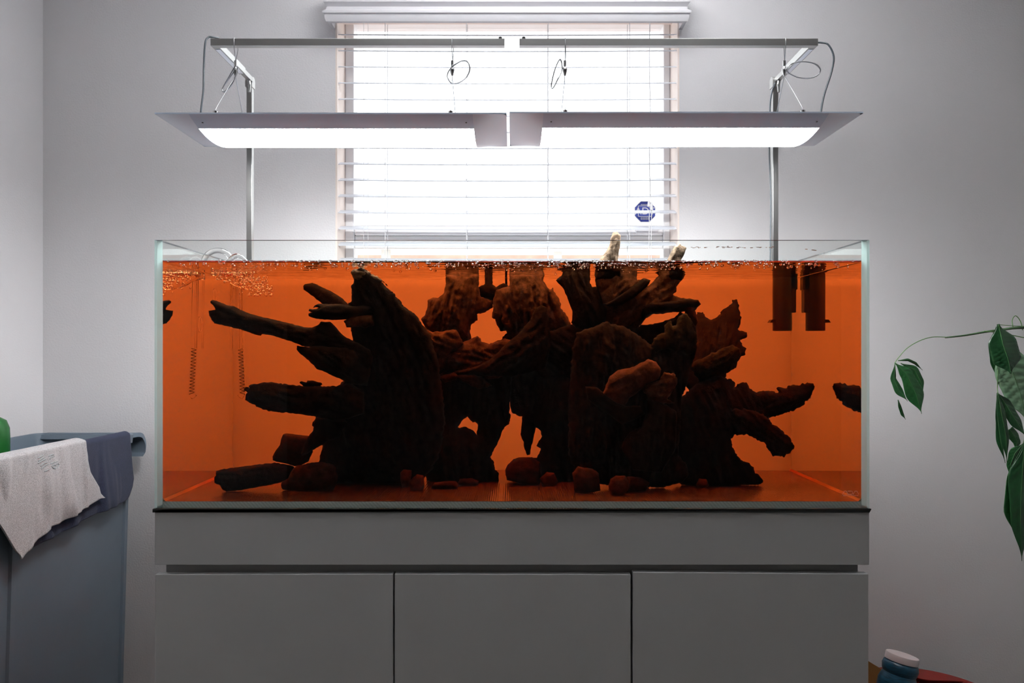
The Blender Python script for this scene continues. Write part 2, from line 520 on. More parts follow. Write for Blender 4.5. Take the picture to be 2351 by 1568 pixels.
def text_mesh(name, body, size, mat, parent, loc, rot=(math.pi/2, 0, 0), align='CENTER', thick=0.0004, sx=1.0):
    cu = bpy.data.curves.new(name, 'FONT')
    cu.body = body; cu.size = size; cu.align_x = align; cu.align_y = 'CENTER'; cu.extrude = thick
    tmp = bpy.data.objects.new(name, cu)
    C.objects.link(tmp)
    bpy.context.view_layer.update()
    dg = bpy.context.evaluated_depsgraph_get()
    me = bpy.data.meshes.new_from_object(tmp.evaluated_get(dg))
    bpy.data.objects.remove(tmp)
    me.name = name
    me.materials.clear(); me.materials.append(mat)
    me.transform(Matrix.Translation(loc) @ Matrix.Rotation(rot[0], 4, 'X') @ Matrix.Diagonal((sx, 1, 1, 1)))
    o = bpy.data.objects.new(name, me)
    C.objects.link(o); o.parent = parent
    return o
text_mesh('letters', 'ADT', R8 * 0.95, M['white'], st, (sc0.x, 2.8574, sc0.z + 0.03 * R8))

# venetian blind
bl = thing('venetian_blind', 'white horizontal slatted blind with moulded valance in the window', 'blind')
vx0, vx1, vy = -0.617, 0.583, 2.615
prof = [(0.0, 2.128), (-0.004, 2.140), (-0.004, 2.150), (-0.010, 2.153), (-0.010, 2.160), (0.0, 2.168), (0.002, 2.178),
        (-0.002, 2.183), (-0.008, 2.190), (-0.008, 2.198), (-0.002, 2.204), (-0.007, 2.210), (-0.007, 2.222), (-0.012, 2.230), (-0.012, 2.24), (0.014, 2.24), (0.014, 2.128)]
b = MB()
n = len(prof)
vv = []
for xx, e in ((vx0, -1), (vx1, 1)):
    vv += [(xx + e * (-dy) * 0.9, vy + dy, z) for dy, z in prof]
b.add(vv, [tuple(range(n)), tuple(range(2*n-1, n-1, -1))] + [(i, (i+1) % n, n + (i+1) % n, n + i) for i in range(n)])
b.box(vx0, vx0 + 0.012, vy + 0.01, WY, 2.135, 2.24)
b.box(vx1 - 0.012, vx1, vy + 0.01, WY, 2.135, 2.24)
b.build('valance', M['valance'], bl, smooth=35)
MB().box(WX0 + 0.012, WX1 - 0.012, 2.712, 2.765, 2.178, 2.232, bev=0.003).build('headrail', M['headrail'], bl)
SY = 2.738
sx0, sx1 = P(776, 0, SY).x, P(1553, 0, SY).x
slat_me = None
tilt = math.radians(19.6)
ys = [80 + 36.9 * i for i in range(18)]
for i, yy in enumerate(ys):
    if slat_me is None:
        b = MB()
        nn = 6; up_, lo_ = [], []
        for k in range(nn + 1):
            w = -0.025 + 0.05 * k / nn
            crown = 0.0016 * (1 - (w / 0.025) ** 2)
            up_.append((w * math.cos(tilt), w * math.sin(tilt) + crown + 0.0013))
            lo_.append((w * math.cos(tilt), w * math.sin(tilt) + crown - 0.0013))
        ring = up_ + lo_[::-1]
        nx = 6
        vv = []
        for q in range(nx + 1):
            x = sx0 + (sx1 - sx0) * q / nx
            sag = -0.003 * math.sin(math.pi * q / nx)
            vv += [(x, SY + a, c + sag) for a, c in ring]
        L_ = len(ring)
        ff = [tuple(range(L_)), tuple(range((nx+1)*L_-1, nx*L_-1, -1))]
        for q in range(nx):
            ff += [(q*L_+k, q*L_+(k+1) % L_, (q+1)*L_+(k+1) % L_, (q+1)*L_+k) for k in range(L_)]
        b.add(vv, ff)
        so = b.build('slat', M['slat'], bl, smooth=40)
        slat_me = so.data
    else:
        so = bpy.data.objects.new('slat', slat_me); C.objects.link(so); so.parent = bl
    so.location.z = P(0, yy, SY).z
zb = P(0, ys[-1] + 34, SY).z
MB().box(sx0, sx1, SY - 0.026, SY + 0.026, zb - 0.008, zb + 0.008, bev=0.003).build('bottom_rail', M['slat'], bl)
for xx in (887, 1072, 1258, 1443):
    for dy in (-0.027, 0.027):
        px = P(xx, 0, SY).x
        MB().tube([(px, SY + dy, zb), (px, SY + dy, 2.18)], 0.0011, 6).build('ladder_cord', M['cord'], bl)
for xx in (835, 845):
    px = P(xx, 0, SY - 0.03).x
    MB().tube([(px, SY - 0.030, zb), (px, SY - 0.030, 2.19)], 0.0007, 6).build('pull_cord', M['cord'], bl)
b = MB()
pts = [P(1492, 50, 2.70), P(1491, 150, 2.70), P(1493, 260, 2.70), P(1491, 350, 2.70), P(1493, 455, 2.70)]
b.tube(spline(pts, 4), 0.0016, 6)
b.build('tilt_cord', M['cord'], bl)
for k, (dx, z0, z1) in enumerate(((-3, 459, 474), (3, 464, 482))):
    p0, p1 = P(1493, 452, 2.70), P(1493 + dx, z0, 2.70)
    p2 = P(1493 + dx, z1, 2.70)
    b = MB()
    b.tube([p0, p1], 0.0009, 6)
    b.lathe([(0.0015, p1.z), (0.004, p1.z - 0.006), (0.0055, p2.z), (0.003, p2.z - 0.002)], (p1.x, 2.70, 0), 12)
    b.build('tassel', M['white'], bl)
for dx in (-2, 3):
    b = MB().tube([P(1493 + dx, 482, 2.70), P(1492 + dx, 560, 2.70), P(1492 + dx, 640, 2.70)], 0.0014, 6)
    b.build('pull_cord', M['cord'], bl)

# added uplight, out of view: a bowl that brightens ceiling and upper walls
M['uplight'] = emit('added_uplight_glow', (0.96, 0.98, 1.0), UPLIGHT)
fx = thing('added_uplight', 'added shallow bowl uplight brightening the ceiling and upper walls', 'added light')
UX, UY = 0.15, 1.75
MB().lathe([(0.02, 2.26), (0.18, 2.275), (0.30, 2.32), (0.335, 2.37), (0.33, 2.37), (0.295, 2.325), (0.17, 2.283)], (UX, UY, 0), 40).build('bowl', M['bowl'], fx, smooth=40)
MB().lathe([(0.29, 2.337), (0.29, 2.341)], (UX, UY, 0), 40).build('lit_disc', M['uplight'], fx)
MB().tube([(UX, UY, 2.27), (UX, UY, ZC)], 0.006, 10).build('rod', M['steel'], fx)
MB().lathe([(0.05, ZC - 0.02), (0.06, ZC)], (UX, UY, 0), 24).build('canopy', M['bowl'], fx)

# ------------------------------------------------------------------ cabinet
TX = 0.75
TY0, TY1 = 1.655, 2.255
cab = thing('aquarium_cabinet', 'plain grey three-door aquarium cabinet with handle-less doors', 'cabinet')
cz = 0.70
yz = lambda y: CAMZ - (y - HY) / F * TY0
b = MB()
b.box(-TX, TX, TY0, TY1, yz(1297), cz, bev=0.0012)
b.build('top_box', M['cabinet'], cab)
b = MB()
b.box(-0.735, 0.735, TY0 + 0.022, TY1 - 0.002, FZ + 0.06, yz(1297) + 0.002)
b.build('carcass', M['groove'], cab)
MB().box(-0.70, 0.70, TY0 + 0.06, TY1 - 0.05, FZ, FZ + 0.07).build('plinth', M['groove'], cab)
for (x0, x1, y0, y1) in ((356, 902, 1319, 1318), (906, 1448, 1318, 1319), (1453, 1994, 1313.5, 1318)):
    X0, X1 = (x0 - CX) / F * TY0, (x1 - CX) / F * TY0
    bm_ = MB().box(X0, X1, TY0, TY0 + 0.020, FZ + 0.075, yz(y0), bev=0.0012)
    dz = yz(y1) - yz(y0)
    bm_.v = [(x, y, z + (dz * (x - X0) / (X1 - X0))) for (x, y, z) in bm_.v]
    bm_.build('door', M['cabinet'], cab)

# ribbed foam mat under the tank
b = MB()
top, nrib = [], 440
xs = np.linspace(-TX - 0.003, TX + 0.003, nrib * 2 + 1)
tops = [0.7072 if i % 2 == 0 else 0.7061 for i in range(len(xs))]
ring = [(xs[0], 0.70)] + list(zip(xs, tops)) + [(xs[-1] - 0.004, 0.70)]
n = len(ring)
vv = [(x, TY0 - 0.003, z) for x, z in ring] + [(x, TY1, z) for x, z in ring]
ff = [(i, (i+1) % n, n + (i+1) % n, n + i) for i in range(n)]
for i in range(1, n - 2):
    ff.append((0, i, i + 1)); ff.append((n, n + i + 1, n + i))
ff.append((0, n - 2, n - 1)); ff.append((n, 2*n - 1, 2*n - 2))
b.add(vv, ff)
tag(b.build('foam_mat', M['mat']), 'thin black ribbed foam mat between tank and cabinet', 'mat')

# ------------------------------------------------------------------ glass tank
tank = thing('aquarium_tank', 'large rimless clear glass aquarium standing on the grey cabinet', 'aquarium')
GT = 0.0115
TZ0, TZ1 = 0.7066, 1.2712
TB = 0.7205
def pane_box(name, x0, x1, y0, y1, z0, z1, thin, mats, parent=tank):
    b = MB().box(x0, x1, y0, y1, z0, z1)
    b.m = []
    order = ['z', 'z', 'y', 'x', 'y', 'x']
    for i, ax in enumerate(order):
        if ax == thin: b.m.append(0)
        elif i == 1: b.m.append(2)
        else: b.m.append(1)
    return b.build(name, mats, parent)
pane_box('front_pane', -TX, TX, TY0, YG, TZ0, TZ1, 'y', [M['pane'], M['edge'], M['edgedark']])
pane_box('back_pane', -TX, TX, TY1 - GT, TY1, TZ0, TZ1, 'y', [M['pane'], M['edge'], M['edgedark']])
for s in (-1, 1):
    x0, x1 = sorted((s * TX, s * (TX - GT)))
    pane_box('side_pane', x0, x1, YG + 0.0002, TY1 - GT - 0.0002, TZ0, TZ1, 'x', [M['pane'], M['edge'], M['edgedark']])
b = MB().box(-TX + GT, TX - GT, YG + 0.0002, TY1 - GT, TZ0, TB)
b.m = [0, 1, 2, 0, 0, 0]
b.build('bottom_pane', [M['edge'], M['tankfloor'], M['rib_reflection']], tank)
MB().box(-TX + 0.001, TX - 0.001, TY1 + 0.0003, TY1 + 0.0011, TZ0, TZ1 - 0.02).build('backing_film', M['film'], tank)
M['silicone'] = pbr('clear_silicone', (0.40, 0.38, 0.24), 0.4)
for s in (-1, 1):
    xi = s * (TX - GT - 0.001)
    tri = lambda: [(xi, 0), (xi - s * 0.006, 0), (xi, 1)]
    y1_ = TY1 - GT - 0.001
    b = MB()   # bead along the foot of the side pane
    b.prism([(xi, TB), (xi - s * 0.005, TB), (xi, TB + 0.005)], lambda u, v, sd: (u, YG + 0.002 + (y1_ - YG - 0.002) * sd, v))
    b.build('silicone_bead', M['silicone'], tank)
# engraved maker's mark
b = MB()
def lp(x, y):
    p = P(1900 + x / 17.42, 1100 + y / 17.42, TY0 - 0.0003)
    return (p.x, p.y, p.z)
for path in ([(597, 625), (625, 560), (665, 480), (745, 478), (775, 520), (805, 598), (830, 605), (960, 605), (1000, 580), (1000, 510), (965, 480), (805, 480)],
             [(1020, 622), (1050, 560), (1095, 480), (1175, 480), (1205, 525), (1243, 612)]):
    b.tube([lp(*q) for q in path], 0.00055, 6)
b.build('logo', M['logo'], tank)
pl = P(1900 + 925 / 17.42, 1100 + 660 / 17.42, TY0 - 0.0002)
text_mesh('caption', 'AQUA DESIGN AMANO', 0.0030, M['logo'], tank, pl, thick=0.0001, sx=1.02)

# dried tannin flecks left on the glass above the water line
M['residue'] = pbr('tannin_residue', (0.45, 0.16, 0.05), 0.8)
rr = random.Random(11)
b = MB()
for k in range(46):
    x = 1585 + 190 * rr.random() if k < 38 else 1850 + 24 * rr.random()
    y = 568 + rr.gauss(0, 1.3) if k < 38 else 572 + (x - 1850) * 0.12
    p = P(x, y, YG + 0.0003)
    w = rr.uniform(0.0006, 0.0030); h = rr.uniform(0.0003, 0.0007)
    b.box(p.x - w, p.x + w, YG - 0.0002, YG + 0.0004, p.z - h, p.z + h)
ro = b.build('residue', M['residue'], tank); ro['kind'] = 'stuff'

# ------------------------------------------------------------------ water
WL = 1.2264
wx = TX - GT - 0.0003
wy0, wy1 = YG + 0.0002, TY1 - GT - 0.0003
def axis(a, b_, fine, nfine, n):
    s = [a + fine * i / nfine for i in range(nfine)]
    e = [b_ - fine * i / nfine for i in range(nfine)][::-1]
    return s + list(np.linspace(a + fine, b_ - fine, n)) + e
ax_x = axis(-wx, wx, 0.006, 4, 230)
ax_y = axis(wy0, wy1, 0.009, 9, 110)
nx, ny = len(ax_x), len(ax_y)
vv = []
for yy in ax_y:
    for xx in ax_x:
        d = min(yy - wy0, xx + wx, wx - xx, wy1 - yy)
        men = 0.0042 * math.exp(-d / 0.0028)
        z = WL - 0.0010 + men
        fade = min(1.0, d / 0.02)
        z += fade * (0.0014 * noise.noise(Vector((xx * 10, yy * 34, 0.3))) + 0.0008 * noise.noise(Vector((xx * 30, yy * 85, 4.1))))
        # stirring where the outlet pipe breaks the surface
        vv.append((xx, yy, z + 0.0012 * fade * math.exp(-((xx + 0.55) ** 2 + (yy - 2.0) ** 2) / 0.02) * noise.noise(Vector((xx * 80, yy * 80, 9)))))
ff = [(r * nx + c, r * nx + c + 1, (r + 1) * nx + c + 1, (r + 1) * nx + c) for r in range(ny - 1) for c in range(nx - 1)]
base = len(vv)
zb_ = TB - 0.0005
vv += [(x, wy0, zb_) for x in ax_x] + [(x, wy1, zb_) for x in ax_x] + [(-wx, y, zb_) for y in ax_y] + [(wx, y, zb_) for y in ax_y]
iF, iB, iL, iR = base, base + nx, base + 2 * nx, base + 2 * nx + ny
def same(i, j):
    pass
for c in range(nx - 1):
    ff.append((iF + c, iF + c + 1, c + 1, c))
    ff.append((iB + c + 1, iB + c, (ny - 1) * nx + c, (ny - 1) * nx + c + 1))
for r in range(ny - 1):
    ff.append((iL + r + 1, iL + r, r * nx, (r + 1) * nx))
    ff.append((iR + r, iR + r + 1, (r + 1) * nx + nx - 1, r * nx + nx - 1))
ff.append(tuple([iF] + [iB] + [iB + nx - 1] + [iF + nx - 1]))
wb = MB().add(vv, ff)
me = bpy.data.meshes.new('water')
me.from_pydata(wb.v, [], wb.f)
bm = bmesh.new(); bm.from_mesh(me)
bmesh.ops.remove_doubles(bm, verts=bm.verts[:], dist=1e-6)
# the bottom: rebuild as a fan between its boundary edges
bad = [f for f in bm.faces if len(f.verts) == 4 and all(abs(v.co.z - zb_) < 1e-7 for v in f.verts)]
bmesh.ops.delete(bm, geom=bad, context='FACES_ONLY')
open_e = [e for e in bm.edges if len(e.link_faces) == 1]
bmesh.ops.holes_fill(bm, edges=open_e, sides=0)
bmesh.ops.recalc_face_normals(bm, faces=bm.faces[:])
for f in bm.faces:
    f.smooth = f.normal.z > 0.3
bm.to_mesh(me); bm.free()
try: me.set_sharp_from_angle(angle=math.radians(60))
except Exception: pass
me.materials.append(M['water'])
wo = bpy.data.objects.new('water', me); C.objects.link(wo)
tag(wo, 'deep amber tannin-stained water filling the glass tank', 'water')

# ------------------------------------------------------------------ driftwood: rounded bodies grown from outlines
VIEWS = {'V1': (340, 540, 4.198), 'V2': (340, 860, 4.198), 'V3': (860, 580, 4.702), 'V4': (860, 860, 4.702),
         'V5': (1260, 520, 4.612), 'V6': (1300, 800, 4.126), 'V7': (1660, 540, 4.611), 'V8': (1640, 840, 4.126),
         'W1': (460, 600, 5.2275), 'W2': (540, 850, 5.0587), 'PX': (0, 0, 1.0)}
def tr(*parts):
    out = []
    for k in range(0, len(parts), 2):
        ox, oy, s = VIEWS[parts[k]]
        out += [(ox + x / s, oy + y / s) for x, y in parts[k + 1]]
    return out

def inside(px, py, poly):
    res = np.zeros(px.shape, bool)
    n = len(poly)
    for i in range(n):
        x0, y0 = poly[i]; x1, y1 = poly[(i + 1) % n]
        if y0 == y1: continue
        c = ((y0 > py) != (y1 > py)) & (px < (x1 - x0) * (py - y0) / (y1 - y0) + x0)
        res ^= c
    return res

def resample(poly, step, rough, seed):
    out = []
    rough *= 1.5
    n = len(poly)
    for i in range(n):
        x0, y0 = poly[i]; x1, y1 = poly[(i + 1) % n]
        L_ = math.hypot(x1 - x0, y1 - y0)
        k = max(1, int(round(L_ / step)))
        for q in range(k):
            t = q / k
            x, y = x0 + (x1 - x0) * t, y0 + (y1 - y0) * t
            if rough > 0:
                nn_ = noise.noise(Vector((x * 0.16, y * 0.16, seed))) + 0.6 * noise.noise(Vector((x * 0.45, y * 0.45, seed + 5)))
                dx, dy = (x1 - x0) / max(L_, 1e-6), (y1 - y0) / max(L_, 1e-6)
                x += -dy * nn_ * rough; y += dx * nn_ * rough
            out.append((x, y))
    return out

def inflate(name, parent, poly, Y, mat, q=0.85, rough=1.6, tiltx=0.0, tilty=0.0, holes=(), grain=0.0, amp=1.0,
            step=5.0, air=False, floor=False, hmax=0.13):
    seed = (sum(map(ord, name)) * 7 + len(poly) * 13 + int(poly[0][0])) % 97 + 0.37
    outer = resample(poly, 3.2, rough, seed)
    hl = [resample(h, 3.2, rough, seed + 3) for h in holes]
    ox = np.array(outer)
    x0, y0 = ox.min(0) - 3; x1, y1 = ox.max(0) + 3
    g = 4.0
    gx = np.arange(x0, x1 + g, g); gy = np.arange(y0, y1 + g, g)
    XX, YY = np.meshgrid(gx, gy)
    msk = inside(XX, YY, outer)
    for h in hl: msk &= ~inside(XX, YY, h)
    msk[0, :] = msk[-1, :] = False; msk[:, 0] = msk[:, -1] = False
    U = np.zeros(XX.shape)
    m4 = msk.astype(float) * 0.25
    src = msk * (g * g * 0.25)
    its = int(min(2600, 60 + 0.5 * min(msk.shape) ** 2))
    for _ in range(its):
        U[1:-1, 1:-1] = (U[:-2, 1:-1] + U[2:, 1:-1] + U[1:-1, :-2] + U[1:-1, 2:]) * m4[1:-1, 1:-1] + src[1:-1, 1:-1]
    pts = [Vector(p) for p in outer]
    edges = [(i, (i + 1) % len(outer)) for i in range(len(outer))]
    nb = len(outer)
    for h in hl:
        o = len(pts)
        pts += [Vector(p) for p in h]
        edges += [(o + i, o + (i + 1) % len(h)) for i in range(len(h))]
    nb = len(pts)
    rng = random.Random(int(seed * 100))
    ux = np.arange(x0, x1, step); uy = np.arange(y0, y1, step)
    PX_, PY_ = np.meshgrid(ux, uy)
    PX_ = PX_ + (np.arange(PX_.shape[0])[:, None] % 2) * step * 0.5
    ok = inside(PX_, PY_, outer)
    for h in hl: ok &= ~inside(PX_, PY_, h)
    bb = np.array([p[:] for p in pts])
    cand = np.stack([PX_[ok], PY_[ok]], 1)
    if len(cand):
        keep = np.ones(len(cand), bool)
        for k in range(0, len(cand), 2000):
            dd = ((cand[k:k+2000, None, :] - bb[None]) ** 2).sum(2).min(1)
            keep[k:k+2000] = dd > (step * 0.55) ** 2
        for c in cand[keep]:
            pts.append(Vector((c[0] + rng.uniform(-.8, .8), c[1] + rng.uniform(-.8, .8))))
    vco, _, faces, ov, _, _ = delaunay_2d_cdt(pts, edges, [], 0, 1e-4)
    arr = np.array([(v[0], v[1]) for v in vco])
    fc = np.array([[f[0], f[1], f[2]] for f in faces])
    cen = arr[fc].mean(1)
    fin = inside(cen[:, 0], cen[:, 1], outer)
    for h in hl: fin &= ~inside(cen[:, 0], cen[:, 1], h)
    fc = fc[fin]
    bset = set()
    cnt = {}
    for t in fc:
        for a, c in ((0, 1), (1, 2), (2, 0)):
            e = (min(t[a], t[c]), max(t[a], t[c]))
            cnt[e] = cnt.get(e, 0) + 1
    for e, c in cnt.items():
        if c == 1: bset.update(e)
    # height at vertices
    fx = np.clip((arr[:, 0] - x0) / g, 0, U.shape[1] - 1.001); fy = np.clip((arr[:, 1] - y0) / g, 0, U.shape[0] - 1.001)
    ix, iy = fx.astype(int), fy.astype(int)
    tx, ty = fx - ix, fy - iy
    uu = U[iy, ix]*(1-tx)*(1-ty) + U[iy, ix+1]*tx*(1-ty) + U[iy+1, ix]*(1-tx)*ty + U[iy+1, ix+1]*tx*ty
    hp = np.sqrt(np.maximum(0, 2 * uu)) * q
    mx_, my_ = arr[:, 0].mean(), arr[:, 1].mean()
    ca, sa = math.cos(grain), math.sin(grain)
    verts, front, back = [], {}, {}
    used = sorted(set(fc.ravel().tolist()))
    for i in used:
        x, y = arr[i]
        yc = Y + tiltx * (x - mx_) + tilty * (y - my_)
        p = P(x, y, yc) if air else PW(x, y, yc)
        ya = yc if air else YG + (yc - YG) / 1.333
        s = ya / F
        h = min(hp[i] * s, hmax)
        a_, b_ = (x * ca + y * sa), (-x * sa + y * ca)
        def nz(side):
            v1 = noise.noise(Vector((a_ * 0.010, b_ * 0.045, seed + side * 11)))
            v2 = 1 - abs(noise.noise(Vector((a_ * 0.018, b_ * 0.10, seed + side * 7 + 3)))) * 2
            v3 = noise.noise(Vector((x * 0.12, y * 0.12, seed + side)))
            return 1 + amp * (0.28 * v1 + 0.22 * v2 + 0.10 * v3)
        if i in bset:
            front[i] = back[i] = len(verts)
            verts.append([p.x, p.y, p.z])
        else:
            front[i] = len(verts); verts.append([p.x, p.y - h * nz(0), p.z])
            back[i] = len(verts); verts.append([p.x, p.y + h * nz(1), p.z])
    faces_ = []
    for t in fc:
        faces_.append((front[t[0]], front[t[1]], front[t[2]]))
        if not all(k in bset for k in t):
            faces_.append((back[t[2]], back[t[1]], back[t[0]]))
        else:
            faces_.append((back[t[2]], back[t[1]], back[t[0]]))
    for v in verts:
        if not air:
            v[1] = min(max(v[1], YG + 0.004), TY1 - GT - 0.006)
            v[2] = max(v[2], TB + 0.0003)
            v[0] = min(max(v[0], -wx + 0.004), wx - 0.004)
    b = MB().add(verts, faces_)
    return b.build(name, mat, parent, smooth=True)

# --- left stump with reaching branches
dw = thing('driftwood', 'dark driftwood stump with long branches reaching towards the filter outlet pipe', 'driftwood', )
inflate('trunk', dw, tr('V1', [(1962, 372), (1972, 345), (2010, 328), (2060, 312), (2100, 335), (2140, 365), (2200, 395), (2260, 440), (2320, 500)],
    'V3', [(20, 245), (60, 300), (130, 365), (200, 435), (280, 530), (340, 600), (400, 640), (450, 690), (490, 745), (530, 810), (600, 880), (630, 950), (645, 1040), (680, 1130), (700, 1260), (720, 1400)],
    'V4', [(740, 200), (760, 500), (720, 800), (640, 1000), (520, 1140), (400, 1190)],
    'PX', [(870, 1116), (800, 1116), (745, 1110), (722, 1085), (735, 1050), (745, 1010), (735, 960), (760, 910), (790, 870), (800, 830), (812, 790), (805, 750), (815, 722)],
    'V1', [(1990, 720), (1940, 680), (1930, 655), (1955, 640), (1968, 570), (1955, 520), (1965, 480), (1990, 430), (1975, 400)]),
    1.90, M['wood'], q=0.5, rough=2.0, grain=1.2, step=5, tilty=0.00035)
inflate('fuzzy_tip', dw, tr('V1', [(1956, 376), (1968, 342), (2008, 324), (2060, 306), (2104, 330), (2146, 362), (2210, 400), (2260, 446), (2180, 440), (2090, 420), (2040, 450), (1990, 425)]),
    1.805, M['fuzz'], rough=2.0, q=1.0, amp=1.8, step=3)
inflate('branch', dw, tr('W1', [(95, 590), (130, 585), (185, 582), (165, 545), (145, 520), (120, 500), (118, 475), (145, 462), (190, 470), (250, 500), (340, 530), (400, 540), (500, 590), (600, 630), (750, 670), (960, 715), (1100, 750), (1250, 790), (1340, 795), (1400, 770), (1450, 722), (1560, 727), (1610, 770), (1640, 800), (1700, 880), (1760, 920), (1900, 980), (2030, 1060), (2070, 1150), (2060, 1250), (2000, 1300), (1800, 1180), (1600, 1060), (1400, 1050), (1340, 1035), (1220, 1015), (1160, 985), (1000, 935), (850, 890), (760, 872), (740, 875), (725, 893), (650, 875), (560, 845), (440, 805), (340, 780), (270, 765), (170, 745), (135, 700), (105, 650)]),
    1.83, M['wood'], rough=0.8, grain=0.28, amp=1.3, step=4, tiltx=-0.0002)
inflate('branch', dw, tr('W1', [(1235, 300), (1250, 275), (1345, 258), (1400, 280), (1550, 350), (1700, 440), (1790, 530), (2060, 690), (1980, 760), (1800, 640), (1450, 500), (1350, 420), (1240, 340)]),
    1.955, M['wood'], rough=0.6, grain=0.55, q=0.6, tiltx=-0.0010)
inflate('branch', dw, tr('W1', [(1350, 560), (1370, 530), (1420, 508), (1550, 512), (1700, 510), (1850, 540), (2000, 520), (2091, 560), (2091, 640), (1900, 650), (1760, 700), (1600, 705), (1450, 695), (1350, 680), (1300, 655), (1295, 625), (1340, 612), (1300, 595), (1310, 570), (1350, 575), (1400, 565), (1420, 553), (1390, 550)]),
    1.80, M['wood'], rough=0.7, grain=0.05, amp=1.3, step=4)
inflate('branch', dw, tr('W1', [(1720, 720), (1800, 660), (1900, 640), (2080, 640), (2091, 760), (1990, 800), (1900, 790), (1760, 790)]),
    1.80, M['woodred'], rough=1.0, step=4)
inflate('branch', dw, tr('W1', [(1158, 1010), (1200, 1020), (1300, 1030), (1370, 1015), (1450, 1005), (1600, 1015), (1800, 1005), (1860, 1030), (1950, 1130), (2050, 1300), (2000, 1500), (1760, 1465), (1700, 1420), (1600, 1380), (1500, 1330), (1400, 1290), (1300, 1190), (1200, 1110), (1160, 1060)]),
    1.805, M['wood'], rough=0.8, grain=0.6, amp=1.2)
inflate('branch', dw, tr('W2', [(95, 225), (120, 195), (160, 200), (155, 180), (180, 165), (270, 160), (330, 140), (410, 137), (550, 155), (700, 175), (840, 190), (1000, 185), (1170, 185), (1250, 165), (1330, 150), (1500, 250), (1500, 500), (1200, 600), (940, 540), (760, 515), (600, 495), (400, 475), (330, 460), (260, 425), (180, 380), (110, 345), (120, 300), (145, 260), (130, 245)]),
    1.81, M['wood'], rough=1.3, grain=0.05, amp=1.4, step=4)
inflate('twig', dw, tr('W2', [(745, 145), (760, 125), (830, 140), (840, 120), (900, 118), (1000, 145), (1015, 165), (960, 195), (800, 190)]),
    1.82, M['wood'], rough=0.8, step=4)
inflate('branch', dw, tr('W2', [(940, 545), (905, 600), (890, 640), (910, 660), (900, 710), (850, 765), (830, 800), (790, 880), (765, 960), (775, 1000), (810, 990), (900, 930), (1000, 870), (1060, 840), (1085, 825), (1200, 780), (1300, 600), (1200, 500)]),
    1.85, M['wood'], rough=1.0, grain=2.0)

# --- centre arch, further back
dw = thing('driftwood', 'reddish driftwood root forming a round arch in the middle of the tank', 'driftwood')
inflate('trunk', dw, tr('V3', [(765, 236), (1125, 236), (1125, 370), (1150, 480), (1280, 520), (1275, 600), (1200, 640), (1110, 665), (1110, 730), (1040, 780), (1030, 870), (1050, 940), (1000, 1010), (900, 1060), (700, 1080), (600, 900), (500, 722), (540, 670), (570, 600), (570, 515), (630, 485), (690, 490), (745, 440), (765, 330), (768, 260)]),
    2.06, M['woodred'], rough=1.2, grain=1.8, amp=1.5, q=0.7, step=4)
inflate('root', dw, tr('V3', [(1090, 430), (1125, 372), (1190, 337), (1188, 240), (1272, 240), (1272, 340), (1310, 375), (1390, 325), (1440, 350), (1460, 450), (1300, 560), (1150, 545)]),
    2.08, M['wood'], rough=0.9, step=4)
inflate('root', dw, tr('V3', [(1408, 236), (1432, 236), (1434, 360), (1408, 360)]), 2.09, M['wood'], rough=0.4, step=4)
inflate('trunk', dw, tr('V3', [(1455, 236), (1830, 236), (1825, 310), (1870, 370), (1895, 405), (1925, 375), (1940, 420), (1990, 490), (2015, 560), (2010, 600), (2080, 680), (2120, 762), (2110, 900), (1900, 1000), (1700, 950), (1500, 950), (1370, 955), (1380, 905), (1430, 870), (1420, 840), (1360, 845), (1320, 780), (1300, 720), (1270, 705), (1275, 600), (1280, 520), (1310, 400), (1455, 355)]),
    2.04, M['woodred'], rough=1.2, grain=1.4, amp=1.5, q=0.7, step=4)
inflate('root', dw, tr('V3', [(1290, 655), (1390, 660), (1400, 780), (1380, 850), (1340, 800)]), 2.015, M['wood'], rough=0.8, step=4)
inflate('root', dw, tr('V3', [(1010, 940), (1060, 925), (1110, 900), (1145, 925), (1150, 960), (1240, 985), (1330, 950), (1400, 930), (1600, 960), (1700, 1100), (1500, 1300), (1200, 1420), (900, 1330), (700, 1230), (640, 1000), (900, 990)]),
    2.0, M['woodred'], rough=1.3, grain=0.2, amp=1.6, q=0.6, step=4)
inflate('root', dw, tr('V3', [(1740, 600), (1800, 570), (1860, 590), (1880, 700), (1900, 1000), (1850, 1250), (1500, 1340), (1150, 1330), (900, 1320), (850, 1290), (1150, 1210), (1280, 1130), (1400, 1000), (1550, 880), (1660, 750)]),
    1.955, M['wood'], rough=1.0, grain=2.4, amp=1.3, q=0.7, step=4)
inflate('root', dw, tr('V3', [(455, 735), (520, 790), (620, 860), (880, 830), (905, 870), (960, 980), (900, 1060), (820, 1080), (760, 1250), (640, 1300), (580, 1100), (500, 900)]),
    1.985, M['woodred'], rough=1.4, grain=0.4, amp=1.4, q=0.7, step=4)
inflate('root', dw, tr('V3', [(600, 1020), (760, 1050), (900, 1100), (1200, 1160), (1500, 1010), (1900, 960), (2351, 930), (2351, 1560), (1500, 1560), (700, 1560), (620, 1300)]),
    2.04, M['wood'], rough=1.4, grain=0.3, q=0.45, step=5)
inflate('root', dw, tr('V5', [(-150, 1160), (-60, 1110), (60, 1100), (160, 1060), (240, 1035), (330, 1050), (420, 1010), (480, 1060), (520, 1200), (500, 1500), (300, 1620), (-100, 1620), (-200, 1350)]),
    2.0, M['wood'], rough=1.6, grain=0.6, amp=1.4, q=0.45, step=4)
inflate('root', dw, tr('V3', [(690, 1340), (850, 1290), (1150, 1330), (1270, 1440), (1130, 1480), (1050, 1440), (900, 1370), (760, 1400)]),
    1.975, M['woodred'], rough=1.2, grain=0.3, amp=1.4, q=0.7, step=4)
